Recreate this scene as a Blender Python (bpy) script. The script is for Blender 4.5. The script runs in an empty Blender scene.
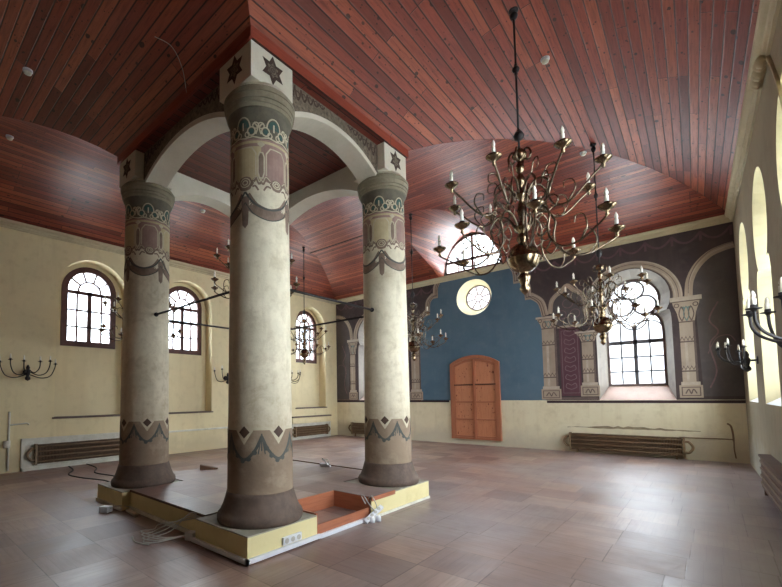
import bpy, math, random
from mathutils import Vector, Matrix
from mathutils.geometry import tessellate_polygon
random.seed(7)
PI = math.pi
SC = bpy.context.scene
COL = SC.collection

# ------------------------------------------------------------------ materials
def lin(r, g, b):
    f = lambda c: (c/255/12.92) if c/255 <= .04045 else ((c/255+.055)/1.055)**2.4
    return (f(r), f(g), f(b), 1)

class NT:
    def __init__(s, name, rough=.6, metal=0, spec=.5):
        s.m = bpy.data.materials.new(name); s.m.use_nodes = True
        s.t = s.m.node_tree; s.n = s.t.nodes; s.l = s.t.links
        s.b = s.n['Principled BSDF']
        s.b.inputs['Roughness'].default_value = rough
        s.b.inputs['Metallic'].default_value = metal
        s.b.inputs['Specular IOR Level'].default_value = spec
    def set(s, sock, v):
        if isinstance(v, bpy.types.NodeSocket): s.l.new(v, sock)
        elif v is not None: sock.default_value = v
    def coord(s, kind='Object'): return s.n.new('ShaderNodeTexCoord').outputs[kind]
    def pos(s): return s.n.new('ShaderNodeNewGeometry').outputs['Position']
    def mapping(s, v, scale=(1,1,1), rot=(0,0,0), loc=(0,0,0)):
        n = s.n.new('ShaderNodeMapping'); s.set(n.inputs[0], v)
        n.inputs['Scale'].default_value = scale; n.inputs['Rotation'].default_value = rot; n.inputs['Location'].default_value = loc
        return n.outputs[0]
    def noise(s, v, scale, detail=4, rough=.6, dist=0):
        n = s.n.new('ShaderNodeTexNoise'); s.set(n.inputs['Vector'], v); n.inputs['Scale'].default_value = scale
        n.inputs['Detail'].default_value = detail; n.inputs['Roughness'].default_value = rough; n.inputs['Distortion'].default_value = dist
        return n.outputs['Fac']
    def voro(s, v, scale, out='Distance', feature='F1'):
        n = s.n.new('ShaderNodeTexVoronoi'); s.set(n.inputs['Vector'], v); n.inputs['Scale'].default_value = scale; n.feature = feature
        return n.outputs[out]
    def white(s, v):
        n = s.n.new('ShaderNodeTexWhiteNoise'); n.noise_dimensions = '3D'; s.set(n.inputs['Vector'], v); return n.outputs['Value']
    def math(s, op, a, b=None, clamp=False):
        n = s.n.new('ShaderNodeMath'); n.operation = op; n.use_clamp = clamp
        s.set(n.inputs[0], a); s.set(n.inputs[1], b); return n.outputs[0]
    def sep(s, v):
        n = s.n.new('ShaderNodeSeparateXYZ'); s.set(n.inputs[0], v); return n.outputs
    def comb(s, x=0, y=0, z=0):
        n = s.n.new('ShaderNodeCombineXYZ'); s.set(n.inputs[0], x); s.set(n.inputs[1], y); s.set(n.inputs[2], z); return n.outputs[0]
    def ramp(s, v, stops):
        n = s.n.new('ShaderNodeValToRGB'); s.set(n.inputs[0], v); e = n.color_ramp.elements
        while len(e) < len(stops): e.new(.5)
        for k, (p, c) in enumerate(stops):
            e[k].position = p; e[k].color = c if len(c) == 4 else (*c, 1)
        return n.outputs[0]
    def step(s, v, a, b):
        n = s.n.new('ShaderNodeMapRange'); s.set(n.inputs[0], v); n.inputs[1].default_value = a; n.inputs[2].default_value = b
        n.clamp = True; return n.outputs[0]
    def mix(s, f, a, b, mode='MIX'):
        n = s.n.new('ShaderNodeMix'); n.data_type = 'RGBA'; n.blend_type = mode
        s.set(n.inputs[0], f); s.set(n.inputs[6], a); s.set(n.inputs[7], b); return n.outputs[2]
    def color(s, c): s.set(s.b.inputs['Base Color'], c)
    def rough(s, c): s.set(s.b.inputs['Roughness'], c)
    def bump(s, h, strength=.3, dist=.01):
        n = s.n.new('ShaderNodeBump'); n.inputs['Strength'].default_value = strength; n.inputs['Distance'].default_value = dist
        s.set(n.inputs['Height'], h); s.l.new(n.outputs[0], s.b.inputs['Normal'])

def mottled(name, c1, c2, scale=3, rough=.7, metal=0, bump=.1, spec=.4, fine=30):
    m = NT(name, rough, metal, spec); p = m.pos()
    n1 = m.noise(p, scale, 6); n2 = m.noise(p, fine, 3)
    f = m.math('ADD', m.math('MULTIPLY', n1, .75), m.math('MULTIPLY', n2, .25))
    m.color(m.mix(m.step(f, .35, .65), lin(*c1), lin(*c2)))
    if bump: m.bump(n2, bump, .004)
    return m.m

def planks(name, cols, width=.13, length=3.2, knots=True, rough=.5, groove=(30,12,10)):
    m = NT(name, rough, 0, .5)
    uv = m.coord('UV'); x, y, _ = m.sep(uv)
    yd = m.math('ADD', m.math('DIVIDE', y, width), 40.37); yi = m.math('FLOOR', yd); yf = m.math('FRACT', yd)
    off = m.white(m.comb(yi, 3.7, 0))
    xs = m.math('ADD', m.math('DIVIDE', x, length), m.math('MULTIPLY', m.math('FLOOR', m.math('MULTIPLY', off, 3)), .31))
    xi = m.math('FLOOR', xs); xf = m.math('FRACT', xs)
    rnd = m.white(m.comb(yi, xi, 1.3))
    base = m.ramp(rnd, [(0, lin(*cols[0])), (.5, lin(*cols[1])), (1, lin(*cols[2]))])
    gv = m.comb(m.math('MULTIPLY', x, 1.6), m.math('MULTIPLY', y, 26), m.math('MULTIPLY', rnd, 40))
    g = m.noise(gv, 1.6, 5, .65, .4)
    base = m.mix(m.math('MULTIPLY', m.step(g, .45, .72), .6), base, lin(*cols[3]))
    gv2 = m.noise(m.comb(m.math('MULTIPLY', x, .6), m.math('MULTIPLY', y, .6), 0), 1.1, 4)
    base = m.mix(m.math('MULTIPLY', m.step(gv2, .5, .75), .35), base, lin(*cols[4]))
    if knots:
        for sc_, th, am, sx_ in ((7, .2, .85, .6), (13, .2, .75, .6), (22, .2, .7, .6)):
            kv = m.comb(m.math('ADD', m.math('MULTIPLY', x, sx_), m.math('MULTIPLY', off, 11)), m.math('MULTIPLY', y, 1.0), m.math('MULTIPLY', yi, 3.1))
            k = m.voro(kv, sc_); kr = m.sep(m.voro(kv, sc_, 'Color'))[0]
            thr = m.math('MULTIPLY', m.math('MAXIMUM', m.math('SUBTRACT', kr, .3), 0), th*1.5)
            kk = m.math('LESS_THAN', k, thr)
            base = m.mix(m.math('MULTIPLY', kk, am), base, lin(*groove))
    ge = m.math('MINIMUM', yf, m.math('SUBTRACT', 1, yf)); gl = m.math('SUBTRACT', 1, m.step(ge, .035, .09))
    xe = m.math('MINIMUM', xf, m.math('SUBTRACT', 1, xf)); xl = m.math('SUBTRACT', 1, m.step(xe, .0008, .002))
    gr = m.math('MAXIMUM', gl, xl)
    m.color(m.mix(m.math('MULTIPLY', gr, .9), base, lin(*groove)))
    m.rough(m.math('ADD', .31, m.math('MULTIPLY', g, .16)))
    m.bump(m.math('SUBTRACT', 1, gr), .5, .006)
    return m.m

M = {}
M['ceil'] = planks('red_stained_boards', [(108,46,36), (144,68,52), (178,98,70), (72,30,26), (128,76,74)], .12, 3.4, True, .5, (22,9,8))
M['ceil_in'] = planks('dark_red_boards', [(96,44,38), (112,52,44), (128,64,52), (78,34,30), (104,54,50)], .13)
M['fascia'] = planks('red_edge_board', [(140,64,50), (150,70,54), (158,76,58), (110,46,38), (150,74,60)], 5, 3, False)
M['door'] = planks('orange_pine', [(190,126,92), (198,134,98), (206,142,104), (164,102,74), (194,132,98)], 5, 9, True, .45, (110,52,32))
M['doorframe'] = planks('orange_pine_rail', [(166,104,74), (172,108,78), (178,114,82), (140,84,60), (170,108,80)], 3, 9, False, .45)
M['troughwood'] = planks('varnished_orange_pine', [(160,98,70), (168,104,74), (176,110,80), (130,72,50), (162,100,74)], 2, 6, False, .35)

def plaster(name, c, stain, dirt, low=None, seed=0, streak=True):
    m = NT(name, .85, 0, .25); p = m.mapping(m.pos(), loc=(seed, seed*.7, 0))
    n1 = m.noise(p, .7, 6, .65, .3); n2 = m.noise(p, 5, 5); n3 = m.noise(p, 45, 3)
    col = m.mix(m.step(n1, .42, .72), lin(*c), lin(*stain))
    col = m.mix(m.math('MULTIPLY', m.step(n2, .52, .75), .4), col, lin(*dirt))
    if streak:
        x, y, z = m.sep(m.pos())
        st = m.noise(m.comb(m.math('MULTIPLY', x, 5), m.math('MULTIPLY', y, 5), m.math('MULTIPLY', z, .5)), 1, 4)
        col = m.mix(m.math('MULTIPLY', m.step(st, .55, .75), .3), col, lin(*dirt))
    if low:
        z = m.sep(m.pos())[2]
        f = m.math('MULTIPLY', m.math('SUBTRACT', 1, m.step(m.math('SUBTRACT', z, m.math('MULTIPLY', m.noise(p, 1.8, 5), .9)), -.25, .25)), .75)
        col = m.mix(f, col, lin(*low))
    m.color(col); m.bump(m.math('ADD', n2, m.math('MULTIPLY', n3, .4)), .25, .01)
    return m.m
M['cream'] = plaster('cream_plaster', (228,214,172), (218,204,164), (196,180,140), (196,182,148))
M['niche'] = plaster('niche_plaster', (228,214,174), (220,206,168), (204,188,146), None, 3)
M['cream_far'] = plaster('worn_cream_plaster', (228,220,190), (220,208,176), (190,176,140), (196,188,168), 5)
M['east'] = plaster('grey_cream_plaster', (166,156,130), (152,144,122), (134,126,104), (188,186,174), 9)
M['east_niche'] = plaster('pale_cream_plaster', (222,212,172), (214,204,166), (196,186,146), None, 2, False)
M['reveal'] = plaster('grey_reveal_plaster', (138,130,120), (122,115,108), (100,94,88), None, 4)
M['sillstone'] = mottled('pinkish_sill', (205,178,164), (190,164,150), 3)
M['mural'] = plaster('dark_plum_mural', (78,66,66), (62,54,55), (98,86,82), None, 6)
M['mural_grey'] = plaster('dark_grey_mural', (92,86,84), (76,70,72), (110,102,98), None, 8)
M['maroon'] = plaster('maroon_mural', (92,62,70), (80,54,62), (104,78,84), None, 1)
M['blue'] = plaster('blue_painted_plaster', (90,114,130), (76,102,120), (108,126,136), None, 11)
M['border'] = mottled('dark_border_paint', (50,34,38), (62,44,46), 4)
M['stonep'] = plaster('painted_stone', (172,156,138), (154,138,122), (120,106,94), None, 12)
M['stonel'] = mottled('pale_painted_line', (190,176,158), (168,154,138), 6)
M['stoned'] = mottled('dark_painted_line', (92,78,72), (110,94,86), 6)
M['teal'] = mottled('faded_teal_paint', (96,122,118), (114,130,124), 12)
M['ornline'] = mottled('faint_ornament_paint', (124,100,102), (108,84,88), 8)
M['swagline'] = mottled('faint_drapery_paint', (104,78,82), (88,66,70), 8)
M['cornice'] = plaster('cornice_plaster', (202,190,158), (188,176,146), (160,148,120), None, 7, False)
M['wood_brown'] = mottled('dark_brown_window_wood', (72,38,28), (92,50,38), 6, .5)
M['wood_grey'] = mottled('grey_brown_window_wood', (100,86,84), (122,106,102), 6, .5)
M['lead'] = mottled('grey_iron_bars', (84,82,86), (100,98,100), 8, .5)
M['white'] = mottled('white_plastic', (226,228,232), (214,216,222), 5, .4, 0, 0)
M['whitep'] = mottled('chipped_white_paint', (222,220,208), (198,194,178), 5, .6)
M['yellow'] = plaster('pale_yellow_plaster', (222,210,160), (214,200,148), (196,180,130), None, 2, False)
M['plinthtop'] = mottled('grey_plinth_top', (170,166,150), (140,134,118), 4, .7)
M['brass'] = mottled('aged_brass', (158,138,110), (92,76,58), 9, .2, 1, 0)
M['brassd'] = mottled('dark_brass', (132,118,100), (78,66,56), 9, .26, 1, 0)
M['iron'] = mottled('black_iron', (38,36,38), (54,50,50), 9, .5, .4, 0)
M['candle'] = mottled('ivory_candle_sleeve', (236,232,220), (222,216,202), 9, .4, 0, 0)
M['cable'] = mottled('black_cable', (40,36,38), (52,48,48), 9, .6, 0, 0)
M['cablew'] = mottled('grey_white_cable', (196,194,186), (176,172,164), 9, .6, 0, 0)
M['fins'] = mottled('brown_radiator_fins', (134,108,82), (110,86,64), 9, .55)
M['pipe'] = mottled('beige_radiator_pipe', (142,120,90), (118,96,72), 7, .5)
M['dark'] = mottled('dark_shadow_gap', (30,20,18), (40,28,24), 5)
M['radbrown'] = mottled('brown_enamel', (106,76,52), (84,58,42), 3, .6)

def floor_mat(name):
    m = NT(name, .4, 0, .5); x, y, z = m.sep(m.pos())
    T = .6
    ux, uy = m.math('DIVIDE', x, T), m.math('DIVIDE', y, T)
    row = m.math('FLOOR', uy)
    ux = m.math('ADD', ux, m.math('MULTIPLY', m.white(m.comb(row, 9, 0)), .5))
    ix, iy = m.math('FLOOR', ux), row
    fx, fy = m.math('FRACT', ux), m.math('FRACT', uy)
    r = m.white(m.comb(ix, iy, 0)); r2 = m.white(m.comb(ix, iy, 5))
    par = m.math('GREATER_THAN', r2, .5)
    gx, gy = m.math('MULTIPLY', x, 30), m.math('MULTIPLY', y, 30)
    a = m.noise(m.comb(m.math('MULTIPLY', x, 2.5), gy, m.math('MULTIPLY', r, 30)), 1, 4)
    b = m.noise(m.comb(gx, m.math('MULTIPLY', y, 2.5), m.math('MULTIPLY', r, 30)), 1, 4)
    g = m.math('ADD', m.math('MULTIPLY', a, par), m.math('MULTIPLY', b, m.math('SUBTRACT', 1, par)))
    # little strips inside each panel
    sv = m.math('ADD', m.math('MULTIPLY', fy, par), m.math('MULTIPLY', fx, m.math('SUBTRACT', 1, par)))
    si = m.math('FLOOR', m.math('MULTIPLY', sv, 5)); sf = m.math('FRACT', m.math('MULTIPLY', sv, 5))
    rs = m.white(m.comb(ix, m.math('ADD', m.math('MULTIPLY', iy, 7), si), 2))
    base = m.ramp(r, [(0, lin(126,102,94)), (.35, lin(140,113,102)), (.7, lin(152,124,110)), (1, lin(166,138,122))])
    base = m.mix(m.math('MULTIPLY', rs, .3), base, lin(118,90,82))
    base = m.mix(m.math('MULTIPLY', m.step(g, .42, .72), .4), base, lin(104,80,74))
    w = m.noise(m.pos(), .45, 6, .6, .4); w2 = m.noise(m.pos(), 2.4, 6, .65)
    base = m.mix(m.math('MULTIPLY', m.step(m.math('ADD', w, m.math('MULTIPLY', m.math('SUBTRACT', x, 8.2), .045)), .44, .66), .6), base, lin(146,138,138))
    base = m.mix(m.math('MULTIPLY', m.step(w2, .5, .72), .5), base, lin(120,102,98))
    ex = m.math('MINIMUM', fx, m.math('SUBTRACT', 1, fx)); ey = m.math('MINIMUM', fy, m.math('SUBTRACT', 1, fy))
    jl = m.math('SUBTRACT', 1, m.step(m.math('MINIMUM', ex, ey), .004, .012))
    es = m.math('MINIMUM', sf, m.math('SUBTRACT', 1, sf))
    sl = m.math('MULTIPLY', m.math('SUBTRACT', 1, m.step(es, .012, .04)), .3)
    gap = m.math('MULTIPLY', m.math('MAXIMUM', m.math('MULTIPLY', jl, m.step(w2, .3, .55)), sl), .7)
    m.color(m.mix(gap, base, lin(70,50,46)))
    m.rough(m.math('ADD', m.math('ADD', .18, m.math('MULTIPLY', r2, .12)), m.math('MULTIPLY', m.math('ADD', w2, m.math('MULTIPLY', g, .25)), .22)))
    m.bump(m.math('SUBTRACT', m.math('MULTIPLY', g, .3), gap), .25, .004)
    return m.m
M['floor'] = floor_mat('worn_parquet')

def column_mat():
    m = NT('aged_column_plaster', .75, 0, .3); p = m.pos(); z = m.sep(p)[2]
    n1 = m.noise(p, 1.6, 7, .65, .4); n2 = m.noise(p, 9, 7, .75)
    x, y, _ = m.sep(p)
    st = m.noise(m.comb(m.math('MULTIPLY', x, 9), m.math('MULTIPLY', y, 9), m.math('MULTIPLY', z, .9)), 1, 5)
    c = m.mix(m.step(n1, .38, .68), lin(226,218,194), lin(202,194,170))
    c = m.mix(m.math('MULTIPLY', m.step(n2, .48, .75), .55), c, lin(172,158,130))
    c = m.mix(m.math('MULTIPLY', m.step(st, .52, .75), .35), c, lin(160,146,120))
    lowf = m.math('SUBTRACT', 1, m.step(m.math('ADD', z, m.math('MULTIPLY', n2, -1.6)), .3, 1.5))
    c = m.mix(m.math('MULTIPLY', lowf, .4), c, lin(160,140,112))
    pat = m.noise(p, 3.2, 7, .7, .8)
    c = m.mix(m.math('MULTIPLY', m.step(pat, .56, .64), .35), c, lin(170,156,126))
    m.color(c); m.bump(n2, .3, .012)
    return m.m
M['column'] = column_mat()
M['colbrown'] = plaster('brown_scuffed_paint', (150,132,112), (106,88,74), (196,180,156), None, 3, False)
M['torus'] = mottled('dark_brown_base_paint', (84,70,62), (112,94,82), 5, .7)
M['capgrey'] = mottled('grey_olive_capital_paint', (112,106,90), (88,84,72), 5, .7)
M['block'] = mottled('off_white_plaster', (206,200,182), (222,216,200), 2, .8)
M['capring'] = mottled('olive_grey_ring_paint', (150,142,120), (126,118,98), 7, .7)
M['star'] = mottled('dark_brown_star_paint', (62,46,38), (78,60,50), 14)
M['starin'] = mottled('grey_star_ornament', (136,124,106), (84,72,62), 20)
M['cpurple'] = mottled('faded_plum_paint', (146,118,110), (160,134,124), 9)
M['cyellow'] = mottled('faded_ochre_paint', (200,188,150), (184,168,132), 6)
M['cline'] = mottled('pale_cream_line', (206,196,170), (184,174,148), 9)
M['cteal'] = mottled('dark_teal_paint', (52,84,80), (72,98,90), 9)
M['cswag'] = mottled('brown_swag_paint', (142,122,108), (116,98,86), 10)
M['garland'] = mottled('dark_green_garland_paint', (70,76,72), (90,90,82), 10)
M['diamond'] = mottled('dark_brown_diamond_paint', (70,52,42), (84,64,52), 8)
M['facade'] = plaster('pale_neighbour_facade', (196,206,214), (184,196,206), (168,178,188), None, 20)
M['ground'] = mottled('pale_outdoor_paving', (206,206,202), (190,190,186), 1, .9)

def glass_mat():
    m = NT('window_glass'); t = m.t; n = m.n
    tr = n.new('ShaderNodeBsdfTransparent'); tr.inputs[0].default_value = (.93, .96, .98, 1)
    gl = n.new('ShaderNodeBsdfGlossy'); gl.inputs['Roughness'].default_value = .05
    mx = n.new('ShaderNodeMixShader'); mx.inputs[0].default_value = .06
    t.links.new(tr.outputs[0], mx.inputs[1]); t.links.new(gl.outputs[0], mx.inputs[2])
    n.remove(m.b); t.links.new(mx.outputs[0], n['Material Output'].inputs[0])
    return m.m
M['glass'] = glass_mat()

# ------------------------------------------------------------------ mesh helpers
class MB:
    def __init__(s): s.v = []; s.f = []; s.mi = []; s.uv = {}; s.cur = 0; s.smooth = []; s.sm = False
    def vert(s, p): s.v.append(tuple(p)); return len(s.v)-1
    def face(s, idx, uv=None):
        s.f.append(tuple(idx)); s.mi.append(s.cur); s.smooth.append(s.sm)
        if uv: s.uv[len(s.f)-1] = uv
    def quad(s, a, b, c, d, uv=None): s.face([s.vert(p) for p in (a, b, c, d)], uv)
    def box(s, a, b, T=None):
        (x0,y0,z0), (x1,y1,z1) = a, b
        P = [(x0,y0,z0),(x1,y0,z0),(x1,y1,z0),(x0,y1,z0),(x0,y0,z1),(x1,y0,z1),(x1,y1,z1),(x0,y1,z1)]
        if T: P = [T(p) for p in P]
        i = [s.vert(p) for p in P]
        for f, d in (((0,3,2,1),0), ((4,5,6,7),0), ((0,1,5,4),1), ((1,2,6,5),2), ((2,3,7,6),1), ((3,0,4,7),2)):
            Q = [P[k] for k in f]
            o = [(x0,y0,z0),(x1,y0,z0),(x1,y1,z0),(x0,y1,z0),(x0,y0,z1),(x1,y0,z1),(x1,y1,z1),(x0,y1,z1)]
            dims = (x1-x0, y1-y0, z1-z0)
            ax = [(0,1),(0,2),(1,2)][d]
            if dims[ax[0]] < dims[ax[1]]: ax = ax[::-1]
            s.face([i[k] for k in f], [(o[k][ax[0]], o[k][ax[1]]) for k in f])
    def lathe(s, prof, n=32, c=(0,0,0), a0=0, cap=True):
        rings = []
        for r, z in prof:
            rings.append([s.vert((c[0]+r*math.cos(a0+2*PI*k/n), c[1]+r*math.sin(a0+2*PI*k/n), c[2]+z)) for k in range(n)])
        for a, b in zip(rings, rings[1:]):
            for k in range(n): s.face((a[k], a[(k+1)%n], b[(k+1)%n], b[k]))
        if cap:
            s.face(rings[0][::-1]); s.face(rings[-1])
    def tube(s, pts, r, n=8, cap=True):
        pts = [Vector(p) for p in pts]; rr = r if isinstance(r, (list, tuple)) else [r]*len(pts)
        rings = []; up = None
        for k, p in enumerate(pts):
            t = (pts[min(k+1, len(pts)-1)]-pts[max(k-1, 0)]).normalized()
            if up is None:
                up = Vector((0,0,1)) if abs(t.z) < .9 else Vector((1,0,0))
            a = t.cross(up)
            if a.length < 1e-5: a = t.orthogonal()
            a.normalize(); up = a.cross(t).normalized()
            rings.append([s.vert(p+(a*math.cos(2*PI*j/n)+up*math.sin(2*PI*j/n))*rr[k]) for j in range(n)])
        for A, B in zip(rings, rings[1:]):
            for j in range(n): s.face((A[j], A[(j+1)%n], B[(j+1)%n], B[j]))
        if cap: s.face(rings[0][::-1]); s.face(rings[-1])
    def build(s, name, mats, parent=None, smooth=None):
        me = bpy.data.meshes.new(name); me.from_pydata(s.v, [], s.f); me.update()
        for m in (mats if isinstance(mats, (list, tuple)) else [mats]): me.materials.append(M[m] if isinstance(m, str) else m)
        for k, p in enumerate(me.polygons):
            p.material_index = s.mi[k]; p.use_smooth = s.smooth[k] if smooth is None else smooth
        if s.uv:
            l = me.uv_layers.new(name='UVMap')
            for k, p in enumerate(me.polygons):
                u = s.uv.get(k)
                if u:
                    for j, li in enumerate(p.loop_indices): l.data[li].uv = u[j]
        o = bpy.data.objects.new(name, me); COL.objects.link(o)
        if parent is not None: o.parent = parent
        return o

def empty(name, loc=(0,0,0), rz=0, parent=None):
    o = bpy.data.objects.new(name, None); COL.objects.link(o); o.location = loc; o.rotation_euler = (0,0,rz); o.empty_display_size = .1
    if parent is not None: o.parent = parent
    return o
def tag(o, label=None, cat=None, group=None, kind=None):
    if label: o['label'] = label
    if cat: o['category'] = cat
    if group: o['group'] = group
    if kind: o['kind'] = kind
    return o
def struct(o, label=None, cat=None): return tag(o, label, cat, None, 'structure')

def tess(mb, loops, mp):
    tris = tessellate_polygon([[Vector((p[0], p[1], 0)) for p in L] for L in loops])
    flat = [p for L in loops for p in L]
    ids = [mb.vert(mp(*p)) for p in flat]
    for t in tris: mb.face([ids[k] for k in t], [flat[k] for k in t])
def strip_edges(pts, w, closed=False):
    n = len(pts); L = []; R = []
    for k in range(n):
        a = pts[(k-1) % n] if (closed or k > 0) else pts[k]
        b = pts[(k+1) % n] if (closed or k < n-1) else pts[k]
        c = pts[k]
        d1 = Vector((c[0]-a[0], c[1]-a[1])); d2 = Vector((b[0]-c[0], b[1]-c[1]))
        if d1.length < 1e-9: d1 = d2
        if d2.length < 1e-9: d2 = d1
        d1.normalize(); d2.normalize(); t = d1+d2
        if t.length < 1e-6: t = d1
        t.normalize(); nn = Vector((-t.y, t.x)); q = max(.5, nn.dot(Vector((-d1.y, d1.x))))
        o = nn*(w/2/q); L.append((c[0]+o.x, c[1]+o.y)); R.append((c[0]-o.x, c[1]-o.y))
    return L, R
def ribbon(mb, pts, w, mp, closed=False):       # flat painted line
    L, R = strip_edges(pts, w, closed); n = len(pts)
    a = [mb.vert(mp(*p)) for p in L]; b = [mb.vert(mp(*p)) for p in R]
    for k in range(n if closed else n-1):
        j = (k+1) % n; mb.face((a[k], a[j], b[j], b[k]))
def bar(mb, pts, w, wm, d0, d1, closed=False):   # solid bar of rectangular section on a wall frame
    L, R = strip_edges(pts, w, closed); n = len(pts)
    q = [[mb.vert(wm(p[0], p[1], d)) for p in E] for E in (L, R) for d in (d0, d1)]
    A0, A1, B0, B1 = q
    for k in range(n if closed else n-1):
        j = (k+1) % n
        for X, Y in ((A0, B0), (B0, B1), (B1, A1), (A1, A0)): mb.face((X[k], X[j], Y[j], Y[k]))
    if not closed:
        for k in (0, n-1): mb.face((A0[k], B0[k], B1[k], A1[k]))
def arc(cx, cz, r, a0, a1, n=16, rz=None):
    rz = rz or r
    return [(cx+r*math.cos(math.radians(a0+(a1-a0)*k/n)), cz+rz*math.sin(math.radians(a0+(a1-a0)*k/n))) for k in range(n+1)]
def lerp(a, b, t): return tuple(p+(q-p)*t for p, q in zip(a, b))

# ------------------------------------------------------------------ room frame
W0, EK = 12.19, .02
YS = -15.0
IX0, IX1, IY0, IY1 = 4.5, 8.09, -10.5, -7.37     # outer faces of the pillar square
ZS, RISE = 5.62, .8
def ex(y): return W0-EK*y
wN = lambda s, z, d=0: (s, d, z)
wW = lambda s, z, d=0: (-d, s, z)
wE = lambda s, z, d=0: (ex(s)+d, s, z)
wS = lambda s, z, d=0: (s, YS-d, z)
def prof(t):
    Rr = (.25+(RISE/4.1)**2)/(2*RISE/4.1)*4.1
    x = (t-.5)*4.1
    return ZS+math.sqrt(max(0, Rr*Rr-x*x))-(Rr-RISE)

# floor
mb = MB(); mb.quad((-.6,YS-.3,0), (ex(YS)+.6,YS-.3,0), (ex(0)+.4,.7,0), (-.6,.7,0))
struct(mb.build('floor', 'floor'))

# ---- ceiling: ring of barrel vaults, mitred
def arcl(span):
    n = 40; out = [0]
    for k in range(n):
        out.append(out[-1]+math.hypot(span/n, prof((k+1)/n)-prof(k/n)))
    return lambda t: out[min(int(t*n), n-1)]+(out[min(int(t*n), n-1)+1]-out[min(int(t*n), n-1)])*(t*n-min(int(t*n), n-1))
ceil = MB(); ceil.sm = True
def vault(A0, A1, B0, B1, axis, span, nt=18, nk=24):
    al = arcl(span); g = []; base = random.randint(0, 50)*.135*7
    for j in range(nk+1):
        k = j/nk; row = []
        for i in range(nt+1):
            t = i/nt; p = lerp(lerp(A0, A1, k), lerp(B0, B1, k), t)
            row.append((ceil.vert((p[0], p[1], prof(t))), (p[axis], al(t)+base)))
        g.append(row)
    for j in range(nk):
        for i in range(nt):
            q = (g[j][i], g[j+1][i], g[j+1][i+1], g[j][i+1])
            ceil.face([a[0] for a in q], [a[1] for a in q])
vault((IX0,IY0), (IX0,IY1), (0,YS), (0,0), 1, 4.5)
vault((IX1,IY1), (IX1,IY0), (ex(0),0), (ex(YS),YS), 1, 4.1)
vault((IX0,IY0), (IX1,IY0), (0,YS), (ex(YS),YS), 0, 4.5)
# north vault with the lunette cut out
LX, LA, LD, PW = 6.0, 1.13, 3.75, 2.6
def hole(th):
    c, s_ = math.cos(th), math.sin(th)
    return LX+LA*math.copysign(abs(c)**(2/PW), c), -LD*max(0, s_)**(2/PW)
def tin(x):
    if x < IX0: return 1-x/IX0
    if x > IX1: return (x-IX1)/(ex(0)-IX1)
    return 0
span = -IY1; al = arcl(span)
cols = [0+ (LX-LA)*k/14 for k in range(14)] + [IX0]
cols = sorted(set(cols + [LX+LA+(ex(0)-LX-LA)*k/16 for k in range(1, 17)] + [IX1]))
hx = [hole(PI*(1-k/28)) for k in range(29)]
allc = sorted([(x, 0.0) for x in cols] + [(x, y) for x, y in hx])
nt = 22; g = []
for x, yh in allc:
    t0 = tin(x); t1 = 1+yh/span
    row = []
    for i in range(nt+1):
        t = t0+(t1-t0)*i/nt
        row.append((ceil.vert((x, -span*(1-t), prof(t))), (x, al(t)+40*.135)))
    g.append(row)
for j in range(len(g)-1):
    for i in range(nt):
        q = (g[j][i], g[j+1][i], g[j+1][i+1], g[j][i+1])
        ceil.face([a[0] for a in q], [a[1] for a in q])
# lunette tunnel
N = 36; g = []; s_acc = 0; prev = None
for k in range(N+1):
    th = PI*k/N; hxx, hyy = hole(th)
    a = Vector((hxx, hyy, prof(1+hyy/span))); b = Vector((LX+1.0*math.cos(th), 0.0, 5.66+1.3*math.sin(th)))
    if prev is not None: s_acc += (b-prev).length
    prev = b; row = []
    for i in range(13):
        p = a.lerp(b, i/12); row.append((ceil.vert(p), (p.y, s_acc+3*.135)))
    g.append(row)
for j in range(N):
    for i in range(12):
        q = (g[j][i], g[j+1][i], g[j+1][i+1], g[j][i+1])
        ceil.face([a[0] for a in q], [a[1] for a in q])
ceiling = struct(ceil.build('ceiling', 'ceil'))
# flat boarded soffit over the pillar square and its edge boards
mb = MB()
mb.quad((IX0-.03,IY0-.03,5.512), (IX1+.03,IY0-.03,5.512), (IX1+.03,IY1+.03,5.512), (IX0-.03,IY1+.03,5.512),
        [(IY0,IX0), (IY0,IX1), (IY1,IX1), (IY1,IX0)])
mb.build('soffit', 'ceil_in', ceiling)
mb = MB(); e = .03
for a, b in (((IX0-e,IY0-e,5.505), (IX1+e,IY0,5.64)), ((IX0-e,IY1,5.505), (IX1+e,IY1+e,5.64)), ((IX0-e,IY0,5.505), (IX0,IY1,5.64)), ((IX1,IY0,5.505), (IX1+e,IY1,5.64))):
    mb.box(a, b)
mb.build('edge_board', 'fascia', ceiling)

mb = MB(); mb.box((-.8,YS-.4,7.6), (ex(YS)+.8,.9,7.8)); struct(mb.build('sky_blocker', 'fascia'))  # unseen slab added above the vaults to block sky light through gaps
# ---- outlines (s, z)
def arch_outline(c, hw, z0, zsp, n=20, rz=None):
    return [(c-hw, z0), (c+hw, z0)] + arc(c, zsp, hw, 0, 180, n, rz)
def keyhole(c, hw, z0, zsh, hn, zn, zc, r, n=22):
    a = math.degrees(math.asin(max(-1, min(1, (zn-zc)/r))))
    pts = [(c-hw, z0), (c+hw, z0), (c+hw, z0+(zsh-z0)*.5), (c+hw, zsh)]
    sh = [(c+hw+(hn-hw)*(1-math.cos(t*PI/2)), zsh+(zn-zsh)*math.sin(t*PI/2)) for t in (.25, .5, .75)]
    pts += sh + [(c+hn, zn)]
    a0 = math.degrees(math.atan2(zn-zc, math.sqrt(max(1e-6, r*r-(zn-zc)**2))))
    pts += arc(c, zc, r, a0, 180-a0, n)
    pts += [(c-hn, zn)] + [(2*c-p[0], p[1]) for p in sh[::-1]] + [(c-hw, zsh), (c-hw, z0+(zsh-z0)*.5)]
    return pts
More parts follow.
